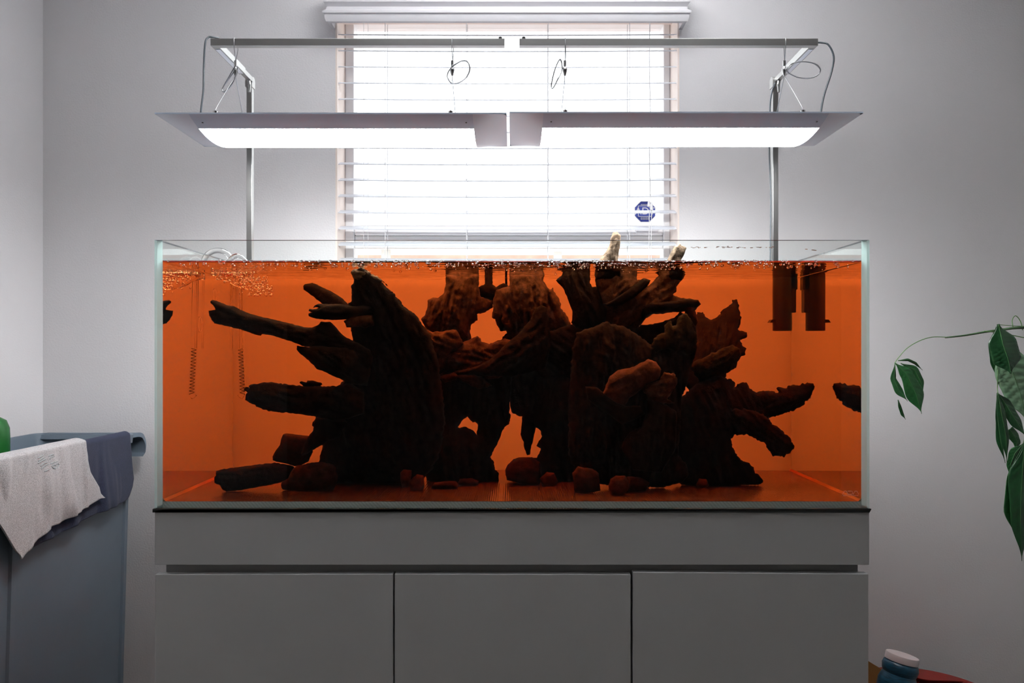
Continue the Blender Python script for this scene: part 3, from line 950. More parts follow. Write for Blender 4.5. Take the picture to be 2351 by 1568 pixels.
inflate('root', dw, tr('V4', [(600, 60), (760, -40), (900, -20), (1080, -90), (1250, -10), (1400, -80), (1510, -30), (1455, 330), (1455, 400), (1470, 440), (1450, 540), (1400, 570), (1370, 640), (1330, 740), (1290, 800), (1250, 890), (1290, 950), (1300, 1020), (1340, 1060), (1340, 1180), (1100, 1215), (900, 1235), (640, 1230), (560, 1150), (540, 1000), (560, 700), (600, 400)]),
    2.01, M['wood'], q=0.55, rough=1.2, grain=1.5, step=5,
    holes=[tr('V4', [(900, 565), (950, 500), (1000, 455), (1060, 515), (1085, 510), (1115, 540), (1105, 655), (1060, 600), (975, 560), (920, 580)])])
inflate('root', dw, tr('V4', [(1440, -30), (1560, -100), (1700, -50), (1820, -140), (2000, -60), (2150, -150), (2351, -110), (2351, 1150), (2150, 1220), (1960, 1220), (1800, 1210), (1600, 1165), (1420, 1110), (1410, 1020), (1450, 970), (1500, 910), (1560, 895), (1650, 890), (1750, 900), (1780, 850), (1790, 800), (1745, 770), (1805, 670), (1790, 610), (1740, 570), (1700, 520), (1620, 500), (1615, 450), (1560, 450), (1510, 425), (1480, 410), (1462, 330)]),
    2.02, M['wood'], q=0.55, rough=1.0, grain=1.5, step=5)
inflate('root', dw, tr('V4', [(1600, 400), (1575, 650), (1610, 730), (1615, 790), (1645, 870), (1680, 865), (1690, 770), (1705, 740), (1740, 570), (1760, 480)]),
    2.03, M['wood'], rough=0.6, step=4)

# --- right root that breaks the surface
dw = thing('driftwood', 'twisted driftwood root whose pale dry tips stand above the water', 'driftwood')
inflate('trunk', dw, tr('V5', [(75, 570), (130, 520), (170, 455), (440, 455), (437, 600), (460, 640), (505, 640), (560, 760), (640, 900), (560, 1080), (350, 1090), (280, 1060), (235, 1022), (250, 960), (250, 900), (200, 760), (140, 640)]),
    1.97, M['wood'], rough=1.0, grain=1.2, step=4, q=0.8)
inflate('trunk', dw, tr('V5', [(487, 455), (1370, 455), (1412, 475), (1450, 510), (1400, 580), (1350, 640), (1355, 690), (1310, 725), (1400, 755), (1500, 765), (1580, 780), (1610, 820), (1570, 860), (1550, 890), (1570, 940), (1580, 1010), (1545, 1060), (1440, 1010), (1440, 900), (1385, 908), (1300, 910), (1210, 925), (1100, 930), (1030, 970), (970, 1040), (900, 1130), (700, 1100), (560, 1040), (540, 800), (500, 640), (495, 600), (485, 500)]),
    1.98, M['woodred'], rough=1.0, grain=2.4, amp=1.5, q=0.6, step=4,
    holes=[tr('V5', [(932, 495), (1040, 485), (1090, 472), (1160, 518), (1110, 580), (1045, 632), (1080, 570), (1010, 545), (970, 560), (932, 570)])])
inflate('branch', dw, tr('V5', [(570, 830), (640, 800), (800, 700), (930, 600), (1010, 548), (1080, 572), (1040, 640), (900, 760), (760, 840), (640, 850)]),
    1.93, M['wood'], rough=0.8, grain=2.5, amp=1.3, step=4)
inflate('branch', dw, tr('V5', [(980, 860), (1060, 810), (1300, 790), (1500, 765), (1580, 780), (1610, 822), (1570, 860), (1400, 850), (1200, 900), (1050, 940), (980, 1000)]),
    1.95, M['wood'], rough=0.8, grain=0.1, amp=1.2, step=4)
inflate('branch', dw, tr('V5', [(840, 1180), (900, 1110), (970, 1042), (1090, 1036), (1220, 1002), (1330, 962), (1392, 906), (1450, 930), (1560, 1060), (1560, 1180), (1300, 1330), (1000, 1330), (860, 1280)]),
    1.965, M['wood'], rough=1.0, grain=-0.2, amp=1.2, q=0.5, step=4)
inflate('dry_tip', dw, [(1360, 650), (1372, 602), (1390, 578), (1399, 565), (1403, 544), (1407, 534), (1412, 532), (1417, 532), (1425, 540), (1424, 559), (1419, 594), (1415, 650)],
    1.97, M['wood'], rough=0.4, grain=1.6, step=3, air=True, amp=1.4)
inflate('dry_tip', dw, [(1515, 650), (1532, 597), (1540, 580), (1548, 566), (1556, 561), (1561, 558), (1564, 564), (1571, 565), (1576, 569), (1570, 586), (1563, 598), (1550, 650)],
    1.97, M['wood'], rough=0.4, grain=1.9, step=3, air=True, amp=1.4)

# --- mossy stump in front, right of the middle
dw = thing('driftwood', 'upright mossy driftwood stump with a fuzzy peaked top', 'driftwood')
inflate('trunk', dw, tr('V5', [(1090, 1262), (1130, 1180), (1160, 1150), (1230, 1120), (1220, 1060), (1260, 1000), (1300, 1010), (1310, 1060), (1340, 1050), (1370, 970), (1420, 925), (1470, 930), (1510, 1000), (1520, 1060), (1550, 1130), (1570, 1220), (1550, 1380), (1500, 1500)],
    'V6', [(1140, 350), (1098, 450), (1085, 700), (1060, 1000), (1145, 1110), (1160, 1200), (1100, 1270), (900, 1320), (450, 1310), (100, 1230), (20, 1000), (20, 500)],
    'V5', [(250, 1300), (300, 1120), (480, 1060), (600, 1010), (800, 1060), (950, 1150)]),
    1.885, M['wood'], q=0.42, rough=2.0, grain=1.5, amp=1.6, step=4)
inflate('mossy_peak', dw, tr('V5', [(1085, 1262), (1125, 1180), (1155, 1150), (1228, 1120), (1216, 1060), (1258, 998), (1302, 1008), (1312, 1056), (1336, 1046), (1366, 966), (1420, 920), (1472, 926), (1514, 1000), (1524, 1060), (1554, 1130), (1574, 1220), (1556, 1330), (1480, 1360), (1400, 1300), (1330, 1330), (1240, 1290), (1150, 1340)]),
    1.85, M['moss'], q=0.7, rough=2.2, grain=1.5, amp=1.6, step=3)
inflate('knot', dw, tr('V6', [(355, 400), (410, 270), (500, 200), (600, 190), (780, 100), (850, 125), (900, 200), (880, 290), (760, 340), (700, 400), (600, 470), (560, 540), (500, 540), (420, 480), (330, 430)]),
    1.81, M['redstone'], rough=1.0, grain=2.7, amp=1.2, step=4, q=0.7)
inflate('knot', dw, tr('V6', [(700, 360), (880, 300), (930, 220), (1040, 250), (1055, 330), (960, 480), (1030, 520), (900, 520), (780, 480)]),
    1.81, M['woodred'], rough=1.6, amp=1.5, step=4, q=0.7)
inflate('root', dw, tr('V6', [(760, 470), (755, 620), (715, 740), (600, 790), (555, 860), (520, 940), (620, 1150), (900, 1180), (1040, 950), (1050, 600), (900, 500)]),
    1.815, M['wood'], rough=1.0, grain=1.7, amp=1.3, q=0.5, step=4)
inflate('root', dw, tr('V6', [(180, 360), (300, 370), (420, 480), (560, 545), (700, 540), (745, 620), (620, 690), (520, 720), (420, 640), (300, 560), (200, 480)]),
    1.81, M['wood'], rough=1.0, grain=0.5, amp=1.3, q=0.6, step=4)

# --- right branching root
dw = thing('driftwood', 'shaggy dark driftwood with two blunt arms pointing at the tank side', 'driftwood')
inflate('branch', dw, tr('V5', [(1440, 1180), (1480, 1060), (1540, 1000), (1570, 905), (1630, 905), (1650, 950), (1690, 980), (1730, 990), (1800, 950), (1840, 890), (1900, 840), (1950, 805), (1940, 775), (1995, 775), (2015, 830), (2010, 870), (2030, 930), (2040, 970), (2020, 1050), (2000, 1090), (2095, 1120), (2095, 1170), (2070, 1190), (2020, 1200), (2050, 1250), (2090, 1290), (2080, 1350), (2030, 1390), (2010, 1430), (1980, 1490), (1890, 1540), (1860, 1620), (1800, 1730), (1480, 1740), (1400, 1600), (1420, 1400)]),
    2.04, M['wood'], rough=2.0, grain=1.9, q=0.55, step=4, tilty=-0.0009)
inflate('branch', dw, tr('V5', [(1500, 1500), (1540, 1430), (1700, 1360), (1850, 1280), (1940, 1255), (2030, 1300), (2035, 1350), (1990, 1430), (1960, 1490), (1880, 1560), (1600, 1640)]),
    1.935, M['moss'], rough=2.0, grain=2.6, amp=1.4, q=0.7, step=4)
inflate('trunk', dw, tr('V6', [(1222, 335), (1300, 300), (1480, 260)],
    'V8', [(90, 110), (150, 125), (195, 155), (190, 205), (245, 160), (300, 155), (340, 215), (400, 250), (500, 235), (560, 300), (540, 400), (525, 500), (545, 560), (480, 640), (430, 700), (380, 680), (330, 655), (320, 625), (290, 625), (265, 655), (190, 650), (160, 690), (170, 760), (210, 840), (250, 890), (320, 920), (370, 960), (390, 1010), (430, 1040), (465, 1090), (440, 1120), (350, 1130), (200, 1150)],
    'V6', [(1500, 1340), (1350, 1330), (1150, 1320), (1000, 1250), (980, 900), (1000, 560), (1098, 462)]),
    1.935, M['wood'], q=0.55, rough=1.8, grain=1.2, step=5)
inflate('branch', dw, tr('V8', [(250, 250), (400, 250), (500, 235), (595, 255), (600, 200), (640, 210), (660, 215), (720, 185), (800, 180), (880, 160), (940, 165), (955, 195), (930, 260), (880, 330), (840, 380), (790, 405), (720, 430), (650, 455), (540, 490), (400, 520), (250, 450)]),
    1.945, M['wood'], rough=2.4, grain=-0.3, step=4)
inflate('branch', dw, tr('V8', [(150, 400), (300, 400), (450, 450), (530, 510), (545, 560), (600, 570), (640, 610), (720, 690), (760, 750), (755, 790), (720, 825), (680, 835), (665, 860), (630, 860), (560, 855), (530, 830), (490, 770), (470, 740), (420, 710), (380, 680), (330, 655), (200, 640)]),
    1.90, M['wood'], rough=2.4, grain=0.7, amp=1.3, step=4)

# --- log and stones
lg = inflate('driftwood_log', None, tr('V2', [(640, 990), (660, 930), (720, 910), (950, 880), (1150, 855), (1250, 850), (1400, 880), (1460, 960), (1300, 1030), (1200, 1060), (1000, 1095), (760, 1135), (720, 1110), (690, 1070), (640, 1040)]),
    1.845, M['wood'], rough=1.2, grain=-0.12, step=4, tiltx=0.0003)
tag(lg, 'short thick dark driftwood log lying alone on the tank floor', 'driftwood')
def floor_depth(x, y):
    """depth at which the tank floor is seen at pixel (x, y)"""
    lo, hi = YG, TY1
    for _ in range(40):
        mid = (lo + hi) / 2
        if PW(x, y, mid).z > TB: lo = mid
        else: hi = mid
    return (lo + hi) / 2
def stone(poly, Y, mat, label, q=0.9, rough=0.8, hmax=0.06, amp=0.5):
    if Y is None:                      # standing on the floor: its foot fixes its depth
        xb, yb = max(poly, key=lambda p_: p_[1])
        Y = floor_depth(xb, yb - 2.5)
    o = inflate('stone', None, poly, Y, mat, rough=rough, q=q, amp=amp, step=4, hmax=hmax)
    tag(o, label, 'stone', 'stones on the tank floor')
    return o
stone(tr('W2', [(580, 735), (640, 735), (720, 750), (850, 762), (900, 800), (900, 950), (850, 1060), (760, 1110), (690, 1115), (600, 1085), (480, 1065), (435, 1045), (435, 1000), (470, 930), (520, 870), (535, 790), (555, 745)]),
    1.872, M['stone'], 'flat-topped brown stone resting on the thick driftwood log', rough=0.5, q=0.6)
stone(tr('W2', [(530, 1350), (540, 1300), (620, 1250), (640, 1180), (720, 1110), (850, 1080), (1000, 1060), (1150, 1100), (1200, 1250), (1150, 1400), (900, 1425), (650, 1405), (550, 1385)]),
    1.845, M['stone'], 'rough dark stone touching the end of the thick driftwood log', rough=1.2)
stone(tr('V6', [(400, 1300), (420, 1235), (470, 1205), (560, 1205), (590, 1260), (585, 1340), (540, 1390), (490, 1400), (440, 1385), (405, 1340)]),
    None, M['redstone'], 'rounded red stone in front of the mossy stump', rough=0.4)
stone(tr('V6', [(570, 1210), (700, 1220), (790, 1270), (760, 1350), (600, 1370), (560, 1330)]), None, M['stone'], 'low brown stone beside the rounded red stone', rough=0.5)
stone(tr('V4', [(280, 1060), (310, 1025), (400, 1030), (398, 1090), (375, 1200), (350, 1232), (298, 1228), (278, 1140)]), None, M['redstone'], 'small split reddish stone beside the large dark stump', rough=0.4)
stone(tr('V4', [(360, 1160), (460, 1075), (530, 1090), (540, 1200), (520, 1260), (390, 1262)]), None, M['redstone'], 'angular red stone with a flat face under the arch root', rough=0.4)
stone(tr('V4', [(600, 1230), (650, 1165), (760, 1150), (880, 1150), (915, 1200), (890, 1235), (700, 1245)]), None, M['stone'], 'low reddish stone between two stones under the arch root', rough=0.5)
stone(tr('V4', [(890, 1190), (920, 1125), (1050, 1115), (1120, 1150), (1120, 1200), (950, 1215)]), None, M['stone'], 'dull brown stone at the foot of the arch root', rough=0.5)
stone(tr('V4', [(1780, 1120), (1860, 1050), (1940, 1060), (1980, 1150), (1950, 1225), (1820, 1222)]), 1.925, M['redstone'], 'reddish stone leaning on the boulder under the arch', rough=0.5)
stone(tr('V4', [(1410, 1030), (1440, 970), (1500, 912), (1560, 893), (1700, 890), (1790, 950), (1800, 1100), (1780, 1200), (1600, 1180), (1430, 1140)]), None, M['stone'], 'smooth dark boulder in the opening under the arch root', rough=0.4)
stone(tr('V6', [(1230, 1290), (1260, 1230), (1330, 1240), (1355, 1300), (1310, 1330), (1250, 1325)]), None, M['redstone'], 'small reddish stone under the shaggy driftwood', rough=0.4)
stone(tr('V6', [(60, 1180), (110, 1115), (180, 1130), (250, 1140), (310, 1180), (325, 1345), (200, 1376), (80, 1365)]), None, M['stone'], 'pair-lobed dark stone left of the rounded red stone' if False else 'two-lobed dark stone between the boulder and the rounded red stone', rough=0.8)

# ------------------------------------------------------------------ equipment in the water
pump = thing('filter_intake', 'dark cylindrical filter intake hanging in the back corner of the tank', 'aquarium filter')
pc = PW(1797, 700, 2.165)
pz = lambda y: PW(1797, y, 2.165).z
b = MB().lathe([(0.021, pz(760)), (0.0245, pz(759)), (0.0245, WL + 0.006), (0.020, WL + 0.008)], (pc.x - 0.001, 2.165, 0), 28)
b.build('body', M['darkcyl'], pump, smooth=40)
b = MB()
b.box(pc.x + 0.012, pc.x + 0.031, 2.150, 2.18, pz(718), WL + 0.006, bev=0.002)
b.box(pc.x + 0.012, pc.x + 0.0345, 2.150, 2.18, pz(666), WL + 0.006, bev=0.002)
b.build('side_rail', M['darkcyl'], pump)
b = MB()
b.add([(pc.x - 0.022, 2.15, pz(734)), (pc.x - 0.031, 2.15, pz(734)), (pc.x - 0.036, 2.15, pz(741)), (pc.x - 0.022, 2.15, pz(741)),
       (pc.x - 0.022, 2.18, pz(734)), (pc.x - 0.031, 2.18, pz(734)), (pc.x - 0.036, 2.18, pz(741)), (pc.x - 0.022, 2.18, pz(741))],
      [(0,1,2,3), (7,6,5,4), (0,4,5,1), (1,5,6,2), (2,6,7,3), (3,7,4,0)])
b.build('clip', M['darkcyl'], pump)
b = MB().tube([(pc.x, 2.165, WL), (pc.x, 2.19, WL + 0.025), (pc.x, 2.2385, TZ1 - 0.01), (pc.x, 2.2405, TZ1 + 0.0030), (pc.x, 2.2575, TZ1 + 0.0030), (pc.x, 2.2595, TZ1 - 0.008), (pc.x, 2.2595, WL - 0.02)], 0.0028, 8)
b.build('hanger', M['darkcyl'], pump)

# glass outlet pipe on the left side
lily = thing('outlet_pipe', 'clear glass filter outlet pipe with flared mouth below the surface', 'glass pipe')
def lil(x, y, Y): return PW(x, y, Y)
Yl = 2.03
path = spline([lil(499, 640, Yl), lil(508, 640, Yl), lil(524, 647, Yl), lil(548, 660, Yl), lil(580, 664, Yl), lil(604, 655, Yl)], 5)
rad = [0.008 + 0.020 * (i / (len(path) - 1)) ** 1.6 for i in range(len(path))]
path = [p + Vector((0, 0, 0.012 + 0.010 * i / len(path))) for i, p in enumerate(path)]
path = [Vector((p.x, p.y, min(p.z, WL - rad[i] * 0.55))) for i, p in enumerate(path)]
MB().tube(path, rad, 20, cap=False).build('mouth', M['glass_in_water'], lily, smooth=True)
pa = lambda x, y, Y=2.03: P(x, y, Y)
for (pts, r, Yb) in ((([(462, 640), (466, 606), (476, 585), (498, 575), (522, 583), (533, 606), (535, 650)]), 0.0070, 2.03),
                 (([(520, 640), (524, 606), (536, 590), (548, 588), (560, 596), (568, 610), (570, 640)]), 0.006, 1.97)):
    MB().tube(spline([pa(*q, Yb) for q in pts], 6), r, 14).build('bend', M['glass_air'], lily, smooth=True)

# glass gas counter: two thin tubes and a coil
co = thing('gas_diffuser', 'slim glass diffuser tube with a spiral coil beside the tank side', 'glass tube')
c0 = PW(552, 800, 2.09); c1 = PW(557, 905, 2.09)
helix = []
for k in range(0, 14 * 12 + 1):
    t = k / (14 * 12)
    a = 2 * math.pi * 14 * t
    c = c0.lerp(c1, t)
    helix.append((c.x + 0.0050 * math.cos(a), c.y + 0.0050 * math.sin(a), c.z))
MB().tube(helix, 0.0009, 6).build('coil', M['darkcyl'], co, smooth=True)
t0 = PW(548, 640, 2.09); t1 = PW(551, 912, 2.09)
MB().tube([t0, c0, c1, t1], 0.0078, 12).build('tube', M['glass_in_water'], co, smooth=True)
b = MB()
for k in range(2):
    p0 = PW(530 + 18 * k, 645, 2.09); p1 = PW(532 + 16 * k, 800, 2.09)
    b.tube([p0, p1], 0.0022, 8)
b.build('hose', M['glass_in_water'], co, smooth=True)
bpy.data.objects
b = MB()
for (x, y, Yr) in ((497, 680, 2.068), (463, 745, 1.942)):
    c = PW(x, y, Yr)
    xr = -wx + 0.0018
    MB().tube([(xr, c.y + 0.012 * math.cos(2*math.pi*k/18), c.z + 0.018 * math.sin(2*math.pi*k/18)) for k in range(19)], 0.0011, 6).build('suction_ring', M['glass_in_water'], co, smooth=True)

# bubbles: under the outlet and along the water line
def ico(sub):
    bm = bmesh.new(); bmesh.ops.create_icosphere(bm, subdivisions=sub, radius=1)
    bm.verts.index_update()
    v = [q.co.copy() for q in bm.verts]; f = [[q.index for q in fc.verts] for fc in bm.faces]
    bm.free(); return v, f
iv1, if1 = ico(1); iv2, if2 = ico(2)
rng = random.Random(3)
b = MB()
for k in range(420):
    t = rng.random()
    x = 505 + 110 * t + rng.gauss(0, 10); y = 610 + 55 * t + rng.gauss(0, 14)
    y = max(min(y, 678), 622)
    c = PW(x, y, 2.0 + rng.uniform(-0.05, 0.05))
    c.z = min(c.z, WL - 0.004)
    r = rng.choice([0.0014, 0.002, 0.0028, 0.0036])
    b.add([c + q * r for q in iv1], if1)
ob = b.build('bubble_cloud', M['bubble'], None, smooth=True)
tag(ob, 'cloud of tiny golden air bubbles below the glass outlet', 'bubbles', kind='stuff')
b = MB()
for k in range(520):
    x = rng.uniform(-wx + 0.02, wx - 0.02)
    if rng.random() < 0.5: x = rng.gauss(0.15, 0.22)
    x = max(-wx + .01, min(wx - .01, x))
    yy = YG + 0.003 + abs(rng.gauss(0, 0.10))
    yy = min(yy, TY1 - 0.05)
    r = rng.choice([0.0010, 0.0013, 0.0017, 0.0026])
    b.add([(x + q.x * r * 1.5, yy + q.y * r * 1.5, WL - 0.0025 + q.z * r) for q in iv1], if1)
ob = b.build('surface_bubbles', M['bubble'], None, smooth=True)
tag(ob, 'tiny air bubbles clinging beneath the water surface', 'bubbles', kind='stuff')
b = MB()
for k in range(150):
    x = rng.uniform(-wx + 0.01, wx - 0.01)
    if k % 3 == 0: x = rng.gauss(0.25, 0.2)
    elif k % 3 == 1: x = rng.gauss(-0.3, 0.15)
    x = max(-wx + .01, min(wx - .01, x))
    r = rng.choice([0.0012, 0.0016, 0.0022, 0.003])
    b.add([(x + q.x * r * 1.3, YG + 0.0035 + q.y * r, WL + 0.0022 + q.z * r) for q in iv2], if2)
ob = b.build('foam_bubbles', M['droplet'], None, smooth=True)
tag(ob, 'clear foam bubbles along the water line behind the front glass', 'bubbles', kind='stuff')

# ------------------------------------------------------------------ light stands
def stand(s):
    side = 'left-hand bar ends' if s < 0 else ''
    st = thing('light_stand', ('square steel light stand whose dark cord loops up over the bar end' if s < 0 else
                               'square steel light stand with a thin cable running down its post'), 'light stand', 'steel light stands')
    px0, px1 = (-0.765, -0.749) if s < 0 else (0.751, 0.767)
    zt, zb = 1.826, 1.808
    MB().box(px0, px1, 2.271, 2.289, FZ, zt - 0.004, bev=0.0012).build('post', M['steel'], st)
    if s < 0: bx0, bx1, ax0, ax1 = -0.761, -0.0187, -0.761, -0.743
    else: bx0, bx1, ax0, ax1 = 0.0187, 0.7725, 0.7545, 0.7725
    MB().box(bx0, bx1, 1.990, 2.008, zb, zt, bev=0.0008).build('bar', M['steelbar'], st)
    xc = (ax0 + ax1) / 2
    MB().box(ax0, ax1, 2.008, 2.20, zb, zt, bev=0.0008).build('arm', M['steelbar'], st)
    MB().box(xc - 0.0065, xc + 0.0065, 2.195, 2.272, zb + 0.002, zt - 0.002, bev=0.0006).build('arm_sleeve', M['steelbar'], st)
    # bright flat strip under the arm
    MB().box(xc - 0.0055, xc + 0.0055, 2.015, 2.19, zb - 0.0012, zb + 0.0002).build('cover_strip', M['white'], st)
    # rounded elbow on the post
    e = MB()
    pm = (px0 + px1) / 2
    ring = []
    for k in range(0, 13):
        a = math.pi * k / 12
        ring.append((2.280 - 0.014 * math.cos(a), zt - 0.012 + 0.014 * math.sin(a)))
    ring += [(2.294, zb - 0.012), (2.266, zb - 0.012)]
    e.prism(ring, lambda u, v, sd: (px0 - 0.002 + (px1 - px0 + 0.004) * sd, u, v))
    e.build('elbow', M['steel'], st, smooth=30)
    MB().tube([(xc, 2.255, zb + 0.003), (xc - s * 0.004, 2.25, zb - 0.012), (xc - s * 0.003, 2.248, zb - 0.034)], [0.005, 0.0045, 0.0035], 10).build('lever', M['steelbar'], st)
    kx = bx1 - 0.011 if s < 0 else bx0 + 0.011
    MB().lathe([(0.0045, zt - 0.001), (0.0042, zt + 0.0065), (0.003, zt + 0.007)], (kx, 1.999, 0), 16).build('knob', M['blackpl'], st)
    if s > 0:
        MB().tube(spline([(0.755, 2.262, zt - 0.02), (0.744, 2.27, zt - 0.07), (0.742, 2.275, 1.62), (0.746, 2.275, 1.50), (0.7475, 2.28, 1.40), (0.7475, 2.285, 1.25)], 6), 0.0022, 8).build('cable', M['cable'], st, smooth=True)
    return st
stand(-1); stand(1)

# ------------------------------------------------------------------ pendant lamps
LYF, LYB = 1.847, 2.147
LYC = (LYF + LYB) / 2
LH = (LYB - LYF) / 2
LZ = 1.5925
def lamp(s):
    if s < 0: X0, X1, dz = (355 - CX) / F * LYF, (1163 - CX) / F * LYF, 0.0
    else: X0, X1, dz = (1169.5 - CX) / F * LYF, (1982 - CX) / F * LYF, 0.002
    root = thing('pendant_lamp', ('slim silver aquarium light hanging on the bar over the outlet pipe' if s < 0 else
                                  'slim silver aquarium light hanging on the bar over the filter intake'), 'aquarium light', 'hanging aquarium lights')
    S0, S1 = X0 + 0.0795, X1 - 0.0795
    z0 = LZ + dz
    def zz(x, t):
        g = 1.0
        if x < S0: g = max(0, (x - X0) / (S0 - X0)) ** 0.8
        elif x > S1: g = max(0, (X1 - x) / (X1 - S1)) ** 0.8
        return z0 - 0.0275 * (1 - t * t) * g
    def patch(xs, ts, off=0.0):
        b = MB()
        v = [(x, LYC + t * LH, zz(x, t) + off) for x in xs for t in ts]
        nt_ = len(ts)
        f = [(i*nt_+k, i*nt_+k+1, (i+1)*nt_+k+1, (i+1)*nt_+k) for i in range(len(xs)-1) for k in range(nt_-1)]
        return b.add(v, f)
    lin = lambda a, c, n: [a + (c - a) * i / n for i in range(n + 1)]
    TF, TBk = -0.60, 0.72
    # hood: top plate and the strips in front of and behind the diffuser
    b = MB()
    b.box(X0, X1, LYF, LYB, z0, z0 + 0.0035)
    for ts in (lin(-1, TF, 6), lin(TBk, 1, 4)):
        p = patch(lin(S0, S1, 2), ts)
        b.add(p.v, p.f)
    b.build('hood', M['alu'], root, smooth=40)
    p = patch(lin(S0, S1, 2), lin(TF, TBk, 24), 0.0004)
    p.build('diffuser', M['diffuser'], root, smooth=True)
    for (a, c) in ((X0, S0), (S1, X1)):
        p = patch(lin(a, c, 10), lin(-1, 1, 20))
        p.build('end_cap', M['capalu'], root, smooth=40)
    for xx in (S0 + 0.020, S1 - 0.017):
        t = -0.78
        MB().lathe([(0.0022, 0), (0.0022, 0.002)], (xx, LYC + t * LH, zz(xx, t) - 0.0008), 10).build('screw', M['blackpl'], root)
    # suspension
    ztop = z0 + 0.0035
    if s < 0: hang = [(-0.701, -0.711), (-0.1515, -0.147)]
    else: hang = [(0.134, 0.1275), (0.690, 0.697)]
    for hi, (hx, fx) in enumerate(hang):
        bz0, bz1, by0, by1 = 1.808, 1.826, 1.990, 2.008
        gz = CAMZ + (HY - 158) / F * 2.0
        w = MB()
        loop = [(hx, by0 - 0.001, bz0 - 0.004), (hx, by0 - 0.0015, bz1 + 0.001), (hx + 0.001, 1.999, bz1 + 0.003), (hx + 0.002, by1 + 0.0015, bz1 + 0.001), (hx + 0.003, by1 + 0.001, bz0 - 0.004)]
        top_ = (hx + 0.001, 1.999, gz + 0.018)
        w.tube([top_] + loop + [top_], 0.0009, 6)
        for fy in (1.89, 2.11):
            fz = ztop + 0.016
            mid = Vector((hx, 1.999, gz - 0.018)).lerp(Vector((fx, fy, fz)), 0.88)
            mid.z += 0.004
            w.tube(spline([(hx, 1.999, gz - 0.018), mid, (fx, fy, fz)], 6), 0.0009, 6)
        w.build('suspension_wire', M['wire'], root, smooth=True)
        g = MB()
        g.lathe([(0.0035, gz + 0.006), (0.0035, gz + 0.020), (0.002, gz + 0.021)], (hx, 1.999, 0), 12)
        g.lathe([(0.003, gz + 0.006), (0.0062, gz - 0.001), (0.0058, gz - 0.006), (0.0025, gz - 0.018)], (hx, 1.999, 0), 14)
        g.build('wire_gripper', M['chrome'], root, smooth=35)
        for fy in (1.89, 2.11):
            MB().lathe([(0.0045, ztop - 0.001), (0.0042, ztop + 0.008), (0.0055, ztop + 0.016), (0.004, ztop + 0.0165)], (fx, fy, 0), 14).build('wire_socket', M['chrome'], root, smooth=35)
        # spare wire coiled in a loop
        key = (s, hi)
        c = {(-1, 0): [(541, 160), (522, 186), (510, 205), (516, 210), (534, 190), (545, 165), (541, 152), (524, 180), (511, 204), (517, 211), (536, 188), (544, 160)],
             (-1, 1): [(1036, 152), (1058, 141), (1073, 142), (1079, 158), (1072, 176), (1056, 188), (1040, 192), (1030, 184), (1027, 172), (1036, 156), (1060, 140), (1074, 143), (1078, 160), (1070, 178), (1054, 190), (1036, 191), (1029, 180)],
             (1, 0): [(1292, 158), (1288, 138), (1283, 139), (1274, 160), (1267, 188), (1266, 200), (1270, 202), (1280, 184), (1290, 162), (1288, 140), (1282, 141), (1272, 166), (1266, 196), (1270, 202), (1282, 178)],
             (1, 1): [(1803, 160), (1812, 150), (1830, 143), (1850, 142), (1872, 147), (1883, 158), (1880, 170), (1866, 178), (1846, 180), (1824, 175), (1808, 164), (1815, 148), (1840, 142), (1868, 146), (1883, 160), (1875, 174), (1850, 180), (1828, 177)]}[key]
        pts = [P(x, y, 1.993 + 0.003 * math.sin(i * 1.7)) for i, (x, y) in enumerate(c)]
        MB().tube(spline(pts, 6), 0.0014, 6).build('spare_wire', M['wire'], root, smooth=True)
    # power cord
    if s < 0: pts = [P(502, 87.5, 2.02), P(488, 85, 2.00), P(478, 86, 1.995), P(471, 100, 1.99), P(468, 150, 1.99), P(467, 205, 1.98), P(462, 250, 1.97), P(460, 280, 1.97)]
    else: pts = [P(1876.5, 98, 1.999), P(1886, 98, 1.995), P(1902, 103, 1.99), P(1914, 130, 1.99), P(1909, 165, 1.99), P(1893, 215, 1.98), P(1885, 255, 1.97), P(1885, 282, 1.97)]
    MB().tube(spline(pts, 6), 0.0024, 8).build('power_cord', M['cable'], root, smooth=True)
lamp(-1); lamp(1)

# ------------------------------------------------------------------ grey bin with towels
RZ = 0.7665
bn = thing('waste_bin', 'tall slim grey plastic bin with towels hung over its rim', 'bin')
def rect_ring(x0, x1, y0, y1, z, r, n=5):
    out = []
    for (cx_, cy_, a0) in ((x1 - r, y1 - r, 0), (x0 + r, y1 - r, 90), (x0 + r, y0 + r, 180), (x1 - r, y0 + r, 270)):
        for k in range(n + 1):
            a = math.radians(a0 + 90 * k / n)
            out.append((cx_ + r * math.cos(a), cy_ + r * math.sin(a), z))
    return out
BX0, BX1, BY0, BY1 = -1.556, -1.243, 1.80, 2.585
def binring(d, z, r=0.03):
    t = (RZ - z) / (RZ - FZ)
    return rect_ring(BX0 + 0.022 * t + d, BX1 - 0.026 * t - d, BY0 + 0.03 * t + d, BY1 - 0.03 * t - d, z, r)
rings = [binring(0.0, FZ), binring(0.0, FZ + 0.02), binring(0.0, RZ - 0.05), binring(0.0, RZ - 0.032), binring(-0.008, RZ - 0.030), binring(-0.009, RZ - 0.004), binring(-0.006, RZ),
         binring(0.004, RZ), binring(0.006, RZ - 0.01), binring(0.008, FZ + 0.03), ]
b = MB()
n = len(rings[0])
v = [p for r_ in rings for p in r_]
f = [tuple(range(n - 1, -1, -1))]
for i in range(len(rings) - 1):
    f += [(i*n+k, i*n+(k+1) % n, (i+1)*n+(k+1) % n, (i+1)*n+k) for k in range(n)]
f.append(tuple((len(rings) - 1) * n + k for k in range(n)))
b.add(v, f)
b.build('body', M['bin'], bn, smooth=35)
